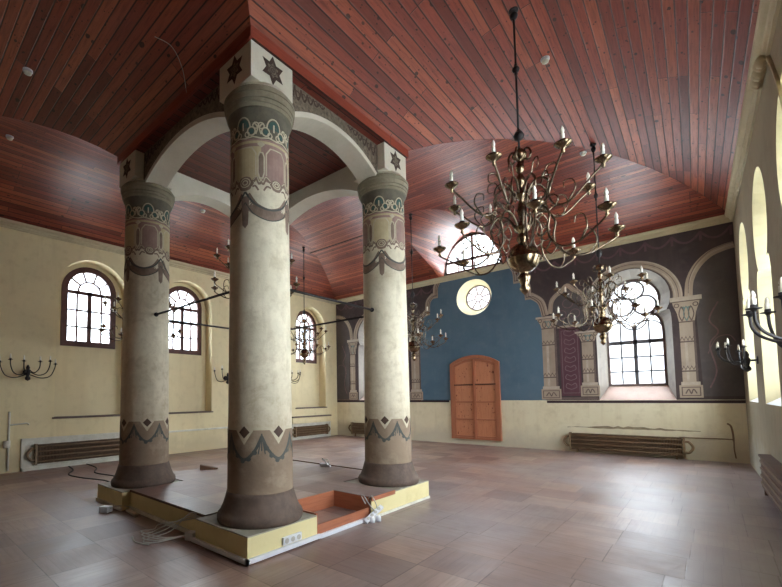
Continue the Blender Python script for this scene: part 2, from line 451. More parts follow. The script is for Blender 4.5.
def reveal(mb, front, back, wm, d0, d1):
    n = len(front)
    a = [mb.vert(wm(*p, d0)) for p in front]; b = [mb.vert(wm(*p, d1)) for p in back]
    for k in range(n): mb.face((a[k], a[(k+1)%n], b[(k+1)%n], b[k]))

# ---------- far wall (north)
NWX = (10.2, 1.97)
def n_front(c): return keyhole(c, .8, 1.42, 3.35, .755, 3.66, 4.02, .8)
def n_back(c): return keyhole(c, .62, 1.8, 3.18, .42, 3.66, 4.06, .57)
roseF = arc(6.02, 4.8, .59, 0, 360, 40)[:-1]; roseB = arc(6.0, 4.85, .42, 0, 360, 40)[:-1]
lunO = arch_outline(6.0, .97, 5.72, 5.97, 24)
mb = MB()
# mats: 0 mural,1 cream,2 reveal,3 sill
tess(mb, [[(-.1,1.42), (ex(0)+.05,1.42), (ex(0)+.05,7.6), (-.1,7.6)], n_front(NWX[0]), n_front(NWX[1]), roseF, lunO], wN)
mb.cur = 1; tess(mb, [[(-.1,-.05), (ex(0)+.05,-.05), (ex(0)+.05,1.42), (-.1,1.42)]], wN)
for c in NWX:
    f, b = n_front(c), n_back(c)
    mb.cur = 2; n = len(f); A = [mb.vert(wN(*p, 0)) for p in f]; B = [mb.vert(wN(*p, .45)) for p in b]; C_ = [mb.vert(wN(*p, .53)) for p in b]
    for k in range(n):
        mb.cur = 3 if k == 0 else 2
        mb.face((A[k], A[(k+1)%n], B[(k+1)%n], B[k])); mb.face((B[k], B[(k+1)%n], C_[(k+1)%n], C_[k]))
mb.cur = 4; reveal(mb, roseF, roseB, wN, 0, .45); reveal(mb, roseB, roseB, wN, .45, .53)
mb.cur = 2; reveal(mb, lunO, lunO, wN, 0, .14)
wall_n = struct(mb.build('wall_north', ['mural', 'cream_far', 'reveal', 'sillstone', 'east_niche']))

# painted decoration on the far wall
def pN(d): return lambda s, z: wN(s, z, -d)
def paint(name, items, parent=wall_n):
    """items: (kind, data, width, material, layer)"""
    mats = []; mb = MB()
    for kind, pts, w, mat, d in items:
        if mat not in mats: mats.append(mat)
        mb.cur = mats.index(mat)
        if kind == 'fill': tess(mb, pts if isinstance(pts[0], list) else [pts], pN(d))
        elif kind == 'line': ribbon(mb, pts, w, pN(d))
        else: ribbon(mb, pts, w, pN(d), True)
    return mb.build(name, mats, parent)
def rect(x0, z0, x1, z1): return [(x0,z0), (x1,z0), (x1,z1), (x0,z1)]
def spline(P, n=6):
    out = []
    for k in range(len(P)-1):
        p0, p1, p2, p3 = P[max(k-1,0)], P[k], P[k+1], P[min(k+2,len(P)-1)]
        for i in range(n):
            t = i/n
            out.append(tuple(.5*((2*p1[j])+(-p0[j]+p2[j])*t+(2*p0[j]-5*p1[j]+4*p2[j]-p3[j])*t*t+(-p0[j]+3*p1[j]-3*p2[j]+p3[j])*t**3) for j in range(len(p1))))
    out.append(tuple(P[-1])); return out
# scalloped edge of the blue niche: lobes stepping up from the capital to the cornice
lobe = []
for (x0,z0), (x1,z1), b in (((8.07,3.86), (7.72,4.5), .10), ((7.62,4.5), (7.42,5.06), .10), ((7.30,5.06), (7.2,5.5), .05)):
    m = ((x0+x1)/2+b*.7, (z0+z1)/2+b)
    lobe += spline([(x0,z0), m, (x1,z1)], 6)
rgt = [(8.07,1.42)] + lobe
lft = [(12.04-x, z) for x, z in rgt[::-1]]
paint('painted_blue_panel', [('fill', [rgt+lft, roseF], 0, 'blue', .003)])
ed = lobe; ed2 = [(12.04-x, z) for x, z in lobe]
items = []
for E_ in (ed, ed2):
    sg = 1 if E_ is ed else -1
    off = lambda w: [(x+sg*w, z+w*.3) for x, z in E_]
    items += [('line', off(.085), .19, 'stonep', .004), ('line', off(.15), .02, 'stonel', .006), ('line', off(.03), .025, 'stoned', .006), ('line', off(.09), .02, 'stoned', .006)]
paint('painted_scalloped_arch', items)
def painted_column(c, hw, z0, zc, ztop, name='painted_column', big=True):
    h = hw
    it = [('fill', rect(c-h, z0, c+h, zc), 0, 'stonep', .004)]
    it += [('fill', rect(c-h*.45, z0+.4, c-h*.1, zc-.5), 0, 'stonel', .006), ('fill', rect(c+h*.72, z0, c+h, zc), 0, 'stoned', .006)]
    # base block with a framed ornament
    it += [('fill', rect(c-h-.07, z0, c+h+.07, z0+.3), 0, 'stonep', .007), ('loop', rect(c-h-.02, z0+.05, c+h+.02, z0+.25), .02, 'stoned', .009),
           ('line', spline([(c-h*.7, z0+.1), (c-h*.3, z0+.2), (c, z0+.1), (c+h*.3, z0+.2), (c+h*.7, z0+.1)], 5), .025, 'stoned', .009),
           ('fill', rect(c-h-.03, z0+.3, c+h+.03, z0+.38), 0, 'stonel', .008)]
    # mid bands
    for zb in (z0+.62, zc-.5):
        it += [('fill', rect(c-h, zb, c+h, zb+.035), 0, 'stoned', .008)]
        pts = []
        for k in range(9): pts.append((c-h+2*h*k/8, zb+.05+(.09 if k % 2 else 0)))
        it += [('line', pts, .018, 'stoned', .008)]
    # capital
    hc = (ztop-zc)
    cap = [(c-h, zc), (c+h, zc), (c+h+.03, zc+hc*.35), (c+h+.1, zc+hc*.7), (c+h+.11, zc+hc*.8), (c-h-.11, zc+hc*.8), (c-h-.1, zc+hc*.7), (c-h-.03, zc+hc*.35)]
    it += [('fill', cap, 0, 'stonep', .007), ('fill', rect(c-h-.15, zc+hc*.8, c+h+.15, ztop), 0, 'stonel', .008)]
    it += [('fill', rect(c-h-.15, zc+hc*.79, c+h+.15, zc+hc*.83), 0, 'stoned', .009)]
    for sx_ in (-1, 0, 1):
        it += [('line', spline([(c+sx_*h*.6, zc+.02), (c+sx_*h*.6-.05, zc+hc*.3), (c+sx_*h*.6, zc+hc*.6), (c+sx_*h*.6+.05, zc+hc*.3), (c+sx_*h*.6, zc+.02)], 4), .022, 'stoned' if sx_ else 'teal', .01)]
    for sx_ in (-1, 1):
        it += [('loop', arc(c+sx_*(h+.03), zc+hc*.66, .045, 0, 360, 10)[:-1], .02, 'stoned', .01), ('fill', arc(c+sx_*h*.4, zc+hc*.55, .035, 0, 360, 8)[:-1], 0, 'teal', .0095)]
    it += [('line', [(c-h, zc+.0), (c+h, zc+.0)], .03, 'stoned', .009)]
    return paint(name, it)
for c in (8.23, 3.81): painted_column(c, .19, 1.44, 3.5, 3.86)
for c in (9.2, 2.84): painted_column(c, .155, 1.52, 3.02, 3.32)
for c in (11.28, .89): painted_column(c, .145, 1.47, 3.3, 3.92)
for c0, c1 in ((8.5, 9.0), (3.04, 3.54)):
    cm = (c0+c1)/2
    it = [('fill', rect(c0, 1.54, c1, 3.46), 0, 'maroon', .003), ('loop', rect(c0+.05, 1.62, c1-.05, 3.38), .014, 'ornline', .005)]
    for k in range(7):
        zz = 1.72+k*.25
        it += [('line', spline([(cm, zz), (cm-.13, zz+.06), (cm-.1, zz+.17), (cm, zz+.12), (cm+.1, zz+.17), (cm+.13, zz+.06), (cm, zz)], 4), .018, 'ornline', .005)]
    paint('painted_maroon_panel', it)
    a = 1 if c0 > 6 else -1
    # small trefoil arch above the panel
    tre = spline([(cm-.46, 3.92), (cm-.42, 4.25), (cm-.3, 4.42), (cm-.17, 4.5), (cm, 4.66), (cm+.17, 4.5), (cm+.3, 4.42), (cm+.42, 4.2), (cm+.46, 3.62)], 5)
    it = [('fill', tre+[(cm+.4, 3.47), (cm-.4, 3.47)], 0, 'mural_grey', .003), ('line', tre, .12, 'stonep', .005), ('line', tre, .016, 'stonel', .007),
          ('line', [(c0-.04, 3.5), (c1+.05, 3.5)], .06, 'stonep', .006)]
    for q in (-.17, .17):
        it += [('loop', arc(cm+q, 3.85, .12, 0, 360, 14)[:-1], .02, 'ornline', .005)]
    it += [('loop', arc(cm, 4.15, .13, 0, 360, 14)[:-1], .02, 'ornline', .005)]
    paint('painted_trefoil_arch', it)
# arch mouldings round the windows and beyond
for c in NWX:
    A = arc(c, 3.98, 1.02, -4, 184, 36)
    A2 = lambda r: [(c+(x-c)*r/1.02, 3.98+(z-3.98)*r/1.02) for x, z in A]
    it = [('line', A2(.94), .19, 'stonep', .004), ('line', A2(1.015), .03, 'stonel', .006), ('line', A2(.955), .014, 'stoned', .006), ('line', A2(.895), .022, 'stonel', .006), ('line', A2(.85), .018, 'stoned', .006)]
    paint('painted_window_arch', it)
for (sg, o) in ((1, 0), (-1, ex(0)-.02)):
    f = lambda p: (p[0], p[1]) if sg > 0 else (o-p[0], p[1])
    ar = [f(p) for p in spline([(11.34, 3.92), (11.38, 4.28), (11.52, 4.6), (11.75, 4.84), (12.0, 4.94), (12.18, 4.97)], 6)]
    lo_ = ar+[f((12.18, 1.5)), f((11.5, 1.5)), f((11.45, 3.9))]
    paint('painted_side_arch', [('fill', lo_, 0, 'mural_grey', .002), ('line', ar, .15, 'stonep', .004), ('line', ar, .02, 'stonel', .006), ('line', [(x, z+.06) for x, z in ar], .015, 'stoned', .006),
        ('line', [f(p) for p in spline([(11.62, 1.7), (11.75, 2.1), (11.66, 2.7), (11.82, 3.0), (11.68, 3.3), (11.85, 3.7)], 6)], .03, 'ornline', .004),
        ('line', [f(p) for p in spline([(11.62, 2.5), (11.78, 2.85), (12.0, 2.9), (12.1, 2.75)], 6)], .018, 'ornline', .004)])
# dark border and drapery frieze
it = [('fill', rect(0, 1.36, 5.06, 1.44), 0, 'border', .003), ('fill', rect(8.1, 1.34, ex(0), 1.41), 0, 'border', .003)]
for x0, x1 in ((0, 3.8), (8.3, ex(0))):
    it += [('fill', rect(x0, 1.44, min(x1, NWX[1]-.82) if x0 == 0 else NWX[0]-.82, 1.5), 0, 'stoned', .003)]
paint('painted_dado_border', it)
it = []
for x0, x1 in ((.05, 4.6), (7.4, 12.15)):
    n = 9; w = (x1-x0)/n
    for k in range(n):
        a, b = x0+k*w, x0+(k+1)*w
        it += [('line', spline([(a, 5.42), (a+w*.25, 5.27), ((a+b)/2, 5.22), (b-w*.25, 5.27), (b, 5.42)], 5), .05, 'swagline', .003),
               ('line', [(b, 5.44), (b, 5.2)], .05, 'swagline', .0035)]
paint('painted_drapery_frieze', it)

# soot marks left by the warm air over the radiators
M['soot'] = mottled('sooty_plaster', (164,150,120), (128,114,92), 5, .9)
def soot(x0, x1, z, h, wm, parent):
    r_ = random.Random(int(x0*10)); n = 26
    up = [(x0+(x1-x0)*k/n, z+h*(.35+.65*r_.random())*math.sin(PI*(k+.3)/(n+.6))) for k in range(n+1)]
    dn = [(x1-(x1-x0)*k/n, z-h*.35*r_.random()) for k in range(n+1)]
    mb = MB(); tess(mb, [up+dn], lambda s, zz: wm(s, zz, -.003)); mb.build('soot_mark', 'soot', parent)
soot(8.6, 11.4, .68, .07, wN, wall_n)
# ---------- windows
def window(n_, wm, outline, d, frame_mat, bars, fw=.08, bar_mat=None):
    o = struct(empty('window_%d' % n_, wm(outline[0][0]/2+outline[1][0]/2, outline[0][1], d)))
    base = Vector(o.location)
    wl = lambda s, z, dd=0: Vector(wm(s, z, dd))-base
    mb = MB(); bar(mb, outline, fw*2, wl, d-.02, d+.06, True); mb.build('window_frame', frame_mat, o)
    mb = MB()
    for pts, w, closed in bars: bar(mb, pts, w, wl, d-.005, d+.045, closed)
    mb.build('glazing_bars', bar_mat or frame_mat, o)
    mb = MB(); tess(mb, [outline], lambda s, z: wl(s, z, d+.025)); mb.build('window_glass', 'glass', o)
    return o
wn = 1
for c in NWX:
    b = n_back(c); zb = 1.8
    bars = [([(c, 1.8), (c, 3.4)], .085, False), ([(c-.62, 2.95), (c+.62, 2.95)], .1, False)]
    for q in (-.31, .31): bars.append(([(c+q, 1.85), (c+q, 3.5)], .036, False))
    for z in (2.17, 2.55): bars.append(([(c-.6, z), (c+.6, z)], .036, False))
    bars += [(arc(c, 3.43, .3, 0, 180, 12), .03, False)] if False else []
    bars += [(arc(c-.31, 3.2, .3, 20, 160, 10), .03, False), (arc(c+.31, 3.2, .3, 20, 160, 10), .03, False)]
    for a in (90, 210, 330):
        bars.append((arc(c+.28*math.cos(math.radians(a)), 4.06+.28*math.sin(math.radians(a)), .245, 0, 360, 24)[:-1], .045, True))
    bars.append((arc(c, 3.56, .28, 180, 360, 12), .035, False))
    window(wn, wN, b, .45, 'wood_grey', bars, .045, 'lead'); wn += 1
# rose window
bars = [(arc(6.0, 4.85, .12, 0, 360, 20)[:-1], .035, True)]
for k in range(8):
    a = PI*k/4+.2; bars.append(([(6.0+.12*math.cos(a), 4.85+.12*math.sin(a)), (6.0+.4*math.cos(a), 4.85+.4*math.sin(a))], .042, False))
window(wn, wN, roseB, .45, 'wood_grey', bars, .035, 'wood_grey'); wn += 1
# lunette window
bars = [([(6.0, 5.72), (6.0, 7.0)], .08, False), ([(5.0, 6.12), (7.0, 6.12)], .08, False), (arc(6.0, 6.0, .55, 0, 180, 20), .035, False)]
for a in (22, 45, 67, 113, 135, 158):
    t = math.radians(a); bars.append(([(6+.5*math.cos(t), 6.0+.5*math.sin(t)), (6+1.0*math.cos(t), 6.0+1.0*math.sin(t))], .03, False))
for x in (5.5, 6.5): bars.append(([(x, 5.72), (x, 6.12)], .03, False))
window(wn, wN, lunO, .06, 'wood_brown', bars, .06, 'wood_brown'); wn += 1

# ---------- left wall (west)
WY = (-9.38, -6.78, -4.15, -1.52)
mb = MB()
fo = [arch_outline(c, .82, 1.18, 4.35, 22) for c in WY]; bo = [arch_outline(c, .575, 3.03, 4.42, 22) for c in WY]
tess(mb, [[(YS-.1,-.05), (.1,-.05), (.1,7.6), (YS-.1,7.6)]]+fo, wW)
mb.cur = 1
for f, b in zip(fo, bo):
    reveal(mb, f, f, wW, 0, .36); tess(mb, [f, b], lambda s, z: wW(s, z, .36)); reveal(mb, b, b, wW, .36, .44)
wall_w = struct(mb.build('wall_west', ['cream', 'niche']))
for c in WY:
    m2 = MB(); m2.box((-.36, c-.86, 1.15), (.04, c+.86, 1.19)); m2.build('niche_ledge', 'stoned', wall_w)
    bars = [([(c, 3.03), (c, 4.42)], .1, False), ([(c-.57, 4.36), (c+.57, 4.36)], .09, False)]
    for q in (-.29, .29): bars.append(([(c+q, 3.03), (c+q, 4.36)], .042, False))
    for z in (3.47, 3.9): bars.append(([(c-.55, z), (c+.55, z)], .042, False))
    bars.append((arc(c, 4.4, .27, 0, 180, 14), .042, False))
    for a in (36, 72, 108, 144):
        t = math.radians(a); bars.append(([(c+.27*math.cos(t), 4.4+.27*math.sin(t)), (c+.56*math.cos(t), 4.4+.56*math.sin(t))], .042, False))
    window(wn, wW, arch_outline(c, .575, 3.03, 4.42, 22), .34, 'wood_brown', bars, .07); wn += 1

# ---------- right wall (east)
EY = (-1.68, -4.32, -6.95, -9.6)
mb = MB()
fo = [keyhole(c, .8, 1.4, 3.2, .62, 3.5, 4.12, .8) for c in EY]; bo = [keyhole(c, .62, 1.72, 3.1, .42, 3.55, 4.08, .57) for c in EY]
tess(mb, [[(YS-.1,-.05), (.05,-.05), (.05,7.6), (YS-.1,7.6)]]+fo, wE)
for f, b in zip(fo, bo):
    n = len(f); A = [mb.vert(wE(*p, 0)) for p in f]; B = [mb.vert(wE(*p, .5)) for p in b]; C_ = [mb.vert(wE(*p, .58)) for p in b]
    for k in range(n):
        mb.cur = 2 if k == 0 else 1
        mb.face((A[k], A[(k+1)%n], B[(k+1)%n], B[k])); mb.face((B[k], B[(k+1)%n], C_[(k+1)%n], C_[k]))
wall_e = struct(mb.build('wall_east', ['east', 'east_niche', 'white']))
for c, b in zip(EY, bo):
    bars = [([(c, 1.72), (c, 3.4)], .085, False), ([(c-.62, 2.95), (c+.62, 2.95)], .1, False)]
    for q in (-.31, .31): bars.append(([(c+q, 1.75), (c+q, 3.5)], .028, False))
    for z in (2.12, 2.53): bars.append(([(c-.6, z), (c+.6, z)], .028, False))
    for a in (90, 210, 330):
        bars.append((arc(c+.28*math.cos(math.radians(a)), 4.08+.28*math.sin(math.radians(a)), .245, 0, 360, 24)[:-1], .045, True))
    window(wn, wE, b, .5, 'wood_grey', bars, .045, 'lead'); wn += 1
# raised arched rib with its corbel on the right wall
mb = MB()
rib = spline([(-6.0, 5.66), (-6.25, 5.5), (-6.6, 5.1), (-6.92, 4.6), (-7.15, 4.0), (-7.3, 3.3)], 8)
bar(mb, rib, .035, wE, .0, -.03); mb.build('arch_rib', 'cornice', wall_e)
mb = MB(); mb.sm = True
for k in range(6):
    mb.lathe([(.0, -.09), (.05, -.05), (.07, 0), (.05, .05), (0, .09)], 8, wE(-5.7-.1*k, 5.52-.02*(k % 2), -.06), cap=False)
mb.build('leaf_corbel', 'cornice', wall_e)

# back wall (south)
mb = MB(); tess(mb, [[(-.1,-.05), (ex(YS)+.1,-.05), (ex(YS)+.1,7.6), (-.1,7.6)]], wS)
struct(mb.build('wall_south', 'stonep'))

# ---------- cornices
CP = [(0,5.50), (-.03,5.50), (-.035,5.535), (-.06,5.55), (-.07,5.585), (-.1,5.6), (-.125,5.62), (-.135,5.665), (0,5.675)]
def cornice(name, wm, s0, s1, m0=1, m1=1):
    mb = MB(); A = [mb.vert(wm(s0-m0*d, z, d)) for d, z in CP]; B = [mb.vert(wm(s1+m1*d, z, d)) for d, z in CP]
    n = len(CP)
    for k in range(n): mb.face((A[k], A[(k+1)%n], B[(k+1)%n], B[k]))
    struct(mb.build(name, 'cornice'))
cornice('trim_1', wN, 0, ex(0)); cornice('trim_2', wW, YS, 0); cornice('trim_3', wE, YS, 0); cornice('trim_4', wS, 0, ex(YS))

# ---------- door
dr = struct(empty('door_1', (5.97, 0, .17)))
def dseg(x0, x1, c, hw, zs, rise, inset=0):
    R_ = (hw*hw+rise*rise)/(2*rise)
    return lambda x: zs+rise-R_+math.sqrt(max(0, R_*R_-(x-c)**2))
top = dseg(0, 0, 0, .82, 2.46, .26)
wd = lambda s, z, d=0: (s, d, z)
def doorpoly(x0, x1, z0, ins): return [(x0, z0), (x1, z0)] + [(x1+(x0-x1)*k/10, top(x1+(x0-x1)*k/10)-ins) for k in range(11)]
mb = MB(); o = doorpoly(-.82, .82, 0, 0); i_ = doorpoly(-.70, .70, .06, .11)
i_ = i_
A = [mb.vert(wd(*p, -.08)) for p in o]; B = [mb.vert(wd(*p, -.08)) for p in i_]; C_ = [mb.vert(wd(*p, -.0)) for p in o]; D_ = [mb.vert(wd(*p, -.02)) for p in i_]
n = len(o)
for k in range(n):
    j = (k+1) % n
    for P_, Q_ in ((A, B), (A, C_), (B, D_)):
        mb.face((P_[k], P_[j], Q_[j], Q_[k]), [(mb.v[q][2], mb.v[q][0]) for q in (P_[k], P_[j], Q_[j], Q_[k])])
mb.build('door_frame', 'doorframe', dr)
for sg in (-1, 1):
    mb = MB(); x0, x1 = (-.695, -.01) if sg < 0 else (.01, .695)
    P_ = doorpoly(x0, x1, .06, .12)
    ids = [mb.vert(wd(*p, -.035)) for p in P_]
    mb.face(ids, [(p[1], p[0]+sg*.02) for p in P_])
    leaf = mb.build('door_leaf', 'door', dr)
    mb = MB()
    for z in (.09, .64, 1.2, 1.76): mb.box((x0, -.07, z-.022), (x1, -.03, z+.022))
    for x in (x0+.02, x1-.02): mb.box((x-.02, -.066, .06), (x+.02, -.03, top(x)-.13))
    tp = [(x0+(x1-x0)*k/8, top(x0+(x1-x0)*k/8)-.16) for k in range(9)]
    bar(mb, tp, .08, wd, -.066, -.03)
    mb.build('door_rail', 'doorframe', leaf)
mb = MB(); mb.box((-.025, -.09, .06), (.025, -.05, top(0)-.12)); mb.build('meeting_strip', 'doorframe', dr)

# ------------------------------------------------------------------ pillars and bimah
CO = {'F': (7.805, -10.159), 'L': (4.828, -10.159), 'R': (7.804, -7.643), 'H': (4.828, -7.643)}
BC = {k: (x-.024, y-.035) for k, (x, y) in CO.items()}      # centres of plinths and blocks
PH, PHS, BH = .267, .4766, .3047
def rcol(z): return .366-.0075*z
def cyl(c, lift, ph=0):
    def f(s, z):
        r = rcol(z)+lift+max(0, (z-4.62))*.1
        a = s/.345+ph
        return (r*math.cos(a), r*math.sin(a), z)
    return f
def cfill(mb, loop, mp, du=.05):
    """fill a convex-ish outline on the cylinder as a fan with inner rings"""
    n = len(loop); cx = sum(p[0] for p in loop)/n; cz = sum(p[1] for p in loop)/n
    prev = [mb.vert(mp(*p)) for p in loop]
    for k in (.66, .33):
        cur = [mb.vert(mp(cx+(p[0]-cx)*k, cz+(p[1]-cz)*k)) for p in loop]
        for j in range(n): mb.face((prev[j], prev[(j+1)%n], cur[(j+1)%n], cur[j]))
        prev = cur
    c = mb.vert(mp(cx, cz))
    for j in range(n): mb.face((prev[j], prev[(j+1)%n], c))
def dens(pts, step=.04, closed=True):
    out = []; n = len(pts)
    for k in range(n if closed else n-1):
        a, b = pts[k], pts[(k+1)%n]; L = math.hypot(a[0]-b[0], a[1]-b[1]); m = max(1, int(L/step))
        for i in range(m): out.append((a[0]+(b[0]-a[0])*i/m, a[1]+(b[1]-a[1])*i/m))
    if not closed: out.append(pts[-1])
    return out
CIRC = 2*PI*.345
def make_pillar(key, label, extras=None):
    x, y = CO[key]; root = empty('column', (x, y, 0)); bx, by = BC[key][0]-x, BC[key][1]-y
    tag(root, label, 'column', 'four painted bimah columns', 'thing')
    mb = MB(); mb.box((bx-PHS, by-PHS, 0), (bx+PHS, by+PHS, PH-.012)); mb.cur = 1
    mb.box((bx-PHS, by-PHS, PH-.012), (bx+PHS, by+PHS, PH)); mb.build('plinth', ['yellow', 'plinthtop'], root)
    mb = MB(); mb.sm = True
    mb.lathe([(.462, PH), (.472, PH+.025), (.474, PH+.06), (.462, PH+.09), (.446, PH+.1), (.43, PH+.135), (.41, PH+.18), (.392, PH+.235), (.38, PH+.28), (.368, PH+.32)], 48)
    mb.build('base_moulding', 'torus', root)
    mb = MB(); mb.sm = True
    zs = [PH+.25, .8, 1.27, 2, 3, 4, 4.66]
    mb.lathe([(rcol(z), z) for z in zs], 56); mb.build('shaft', 'column', root)
    mb = MB(); mb.sm = True
    mb.lathe([(rcol(4.62)+.002, 4.62), (.337, 4.68), (.342, 4.74), (.352, 4.78), (.372, 4.81), (.33, 4.83)], 56)
    mb.build('capital', 'capgrey', root)
    mb = MB(); mb.sm = False
    for r0, r1, za, zb_ in ((.375, .386, 4.805, 4.84), (.372, .372, 4.84, 4.848), (.39, .396, 4.848, 4.885), (.384, .384, 4.885, 4.893), (.403, .412, 4.893, 4.955), (.402, .402, 4.955, 4.963), (.415, .415, 4.963, 5.0), (.405, .385, 5.0, 5.045)):
        mb.lathe([(r0, za), (r1, zb_)], 64)
    mb.build('capital_ring', 'capring', root)
    mb = MB(); mb.sm = True; mb.lathe([(.39, 5.04), (.36, 5.06), (.33, 5.12)], 48); mb.build('capital_neck', 'block', root)
    mb = MB(); mb.box((bx-BH, by-BH, 5.10), (bx+BH, by+BH, 5.51)); blk = mb.build('impost_block', 'block', root)
    # chamfer corner wedges under the block hide behind the capital; stars on the outward faces
    ox = 1 if key in 'FR' else -1; oy = -1 if key in 'FL' else 1
    for face in ('x', 'y'):
        mb = MB()
        def mp(s, z, d):
            return (bx+ox*(BH+d), by+s, 5.325+z) if face == 'x' else (bx+s, by+oy*(BH+d), 5.325+z)
        st = []
        for k in range(12):
            a = PI/2+k*PI/6; r = .175 if k % 2 == 0 else .098
            st.append((r*math.cos(a), r*math.sin(a)))
        tess(mb, [st], lambda s, z: mp(s, z, .003)); mb.cur = 1
        tess(mb, [[(p[0]*.6*(1 if i % 2 else .86), p[1]*.6*(1 if i % 2 else .86)) for i, p in enumerate(st)]], lambda s, z: mp(s, z, .005))
        mb.cur = 0
        for r in (.025, .05): ribbon(mb, arc(0, 0, r, 0, 360, 12)[:-1], .008, lambda s, z: mp(s, z, .007), True)
        for k in range(6):
            a = PI*k/3; ribbon(mb, [(.05*math.cos(a), .05*math.sin(a)), (.075*math.cos(a), .075*math.sin(a))], .01, lambda s, z: mp(s, z, .007))
        mb.build('painted_star', ['star', 'starin'], blk)
    # ---- painted capital band
    ph = {'F': .42, 'L': .2, 'R': .5, 'H': 0}[key]; n8 = 6; w = CIRC/n8
    m0, m1, m2, m3 = cyl(0, .003, ph), cyl(0, .0045, ph), cyl(0, .006, ph), cyl(0, .0075, ph)
    mb = MB(); mats = ['cteal', 'cline', 'cpurple', 'cyellow', 'cswag', 'capgrey']
    def line(pts, wd_, mp, mat, closed=False): mb.cur = mats.index(mat); ribbon(mb, dens(pts, .03, closed), wd_, mp, closed)
    def fill(loop, mp, mat): mb.cur = mats.index(mat); cfill(mb, dens(loop, .03), mp)
    def ground(s0, s1, z0, z1, mat, mp=m0):
        mb.cur = mats.index(mat); nn = 8
        a = [mb.vert(mp(s0+(s1-s0)*q/nn, z0)) for q in range(nn+1)]; b = [mb.vert(mp(s0+(s1-s0)*q/nn, z1)) for q in range(nn+1)]
        for q in range(nn): mb.face((a[q], a[q+1], b[q+1], b[q]))
    for k in range(n8):
        s0 = k*w; sm = s0+w/2; c0 = s0+w*.42
        ground(s0, s0+w, 4.43, 4.64, 'capgrey')
        # teal lobes framed by pale scrolls
        fill([(c0+.075*math.cos(t*PI/9), 4.58+.10*math.sin(t*PI/9)) for t in range(10)], m1, 'cteal')
        line([(c0+.085*math.cos(t*PI/10), 4.585+.115*math.sin(t*PI/10)) for t in range(11)], .016, m2, 'cline')
        for q in (-1, 1):
            line([(c0+q*(.1+.045*math.cos(a)), 4.535+.05*math.sin(a)) for a in [i*PI/6 for i in range(12)]], .016, m2, 'cline', True)
            line([(c0+q*(.05+.025*math.cos(a)), 4.50+.03*math.sin(a)) for a in [i*PI/5 for i in range(10)]], .014, m2, 'cline', True)
            line(spline([(c0+q*.15, 4.5), (c0+q*.17, 4.57), (c0+q*.14, 4.62), (c0+q*.11, 4.6)], 4), .016, m2, 'cline')
            fill([(c0+q*(.1+.028*math.cos(a)), 4.535+.032*math.sin(a)) for a in [i*PI/5 for i in range(10)]], m1, 'cteal')
        line([(c0, 4.55), (c0, 4.64)], .018, m2, 'cline')
        d0 = c0+w/2
        for q in (-1, 1):
            line([(d0+q*.03+.035*math.cos(a), 4.6+.035*math.sin(a)) for a in [i*PI/5 for i in range(10)]], .013, m2, 'cline', True)
        line([(s0, 4.455), (s0+w*.25, 4.47), (sm, 4.455), (s0+w*.75, 4.47), (s0+w, 4.455)], .016, m2, 'cline')
        # band below the scrolls
        ground(s0, s0+w, 4.36, 4.45, 'cpurple', m1); ground(s0, s0+w, 4.395, 4.425, 'cyellow', m2)
        fill([(s0+w, 4.42), (s0+w-.045, 4.385), (s0+w, 4.345), (s0+w+.045, 4.385)], m3, 'cline')
        # framed panels, alternately plum and ochre, with a narrow plum lozenge between
        ground(s0, s0+w, 3.96, 4.37, 'cpurple' if k % 2 else 'cyellow')
        hw = w*.34
        line([(sm-hw, 4.03), (sm-hw, 4.28), (sm-hw*.6, 4.35), (sm+hw*.6, 4.35), (sm+hw, 4.28), (sm+hw, 4.03)], .015, m2, 'cline')
        lz = w*.095
        lo_ = [(s0-lz, 4.06), (s0-lz, 4.24), (s0-lz*.5, 4.29), (s0+lz*.5, 4.29), (s0+lz, 4.24), (s0+lz, 4.06), (s0+lz*.5, 4.0), (s0-lz*.5, 4.0)]
        fill(lo_, m1, 'cswag'); line(lo_, .016, m2, 'cline', True)
        # rosettes and scrolls below
        rs = .085 if k % 2 == 0 else .07
        fill([(sm+rs*(1.1+.12*math.cos(6*a))*math.cos(a), 3.94+rs*.95*math.sin(a)) for a in [i*PI/12 for i in range(24)]], m2, 'cswag')
        for r in (.35, .7): line([(sm+rs*r*math.cos(a), 3.95+rs*r*.85*math.sin(a)) for a in [i*PI/6 for i in range(12)]], .012, m3, 'cline', True)
        for q in (-1, 1):
            line(spline([(sm+q*rs*1.1, 3.96), (sm+q*w*.36, 4.0), (sm+q*w*.44, 3.94), (sm+q*w*.5, 3.97)], 5), .034, m1, 'cswag')
            line(spline([(sm+q*rs*1.1, 3.975), (sm+q*w*.36, 4.015), (sm+q*w*.44, 3.955), (sm+q*w*.5, 3.985)], 5), .01, m2, 'cline')
            line(spline([(sm+q*rs, 3.9), (sm+q*w*.32, 3.91), (sm+q*w*.42, 3.86)], 5), .02, m1, 'cswag')
    mb.build('painted_capital_band', mats, root)
    # ---- drapery swag ring (four swags)
    mb = MB(); mats = ['cswag', 'cline', 'garland']
    for k in range(4):
        s0 = k*CIRC/4; W_ = CIRC/4
        c = spline([(s0, 3.80), (s0+W_*.2, 3.66), (s0+W_*.5, 3.60), (s0+W_*.8, 3.66), (s0+W_, 3.80)], 8)
        mb.cur = 0; ribbon(mb, c, .13, m0)
        mb.cur = 2; ribbon(mb, [(a, b-.07) for a, b in c], .012, m1)
        mb.cur = 2; ribbon(mb, [(a, b+.05) for a, b in c], .022, m1)
        mb.cur = 0; cfill(mb, dens([(s0-.05, 3.80), (s0+.05, 3.80), (s0+.035, 3.48), (s0, 3.44), (s0-.035, 3.48)], .04), m1)
    mb.build('painted_swag', mats, root)
    # ---- brown scuffed foot with zigzag top, diamonds and garland
    mb = MB(); mats = ['colbrown', 'cline', 'diamond', 'garland']
    n4 = 6; w4 = CIRC/n4; up = []
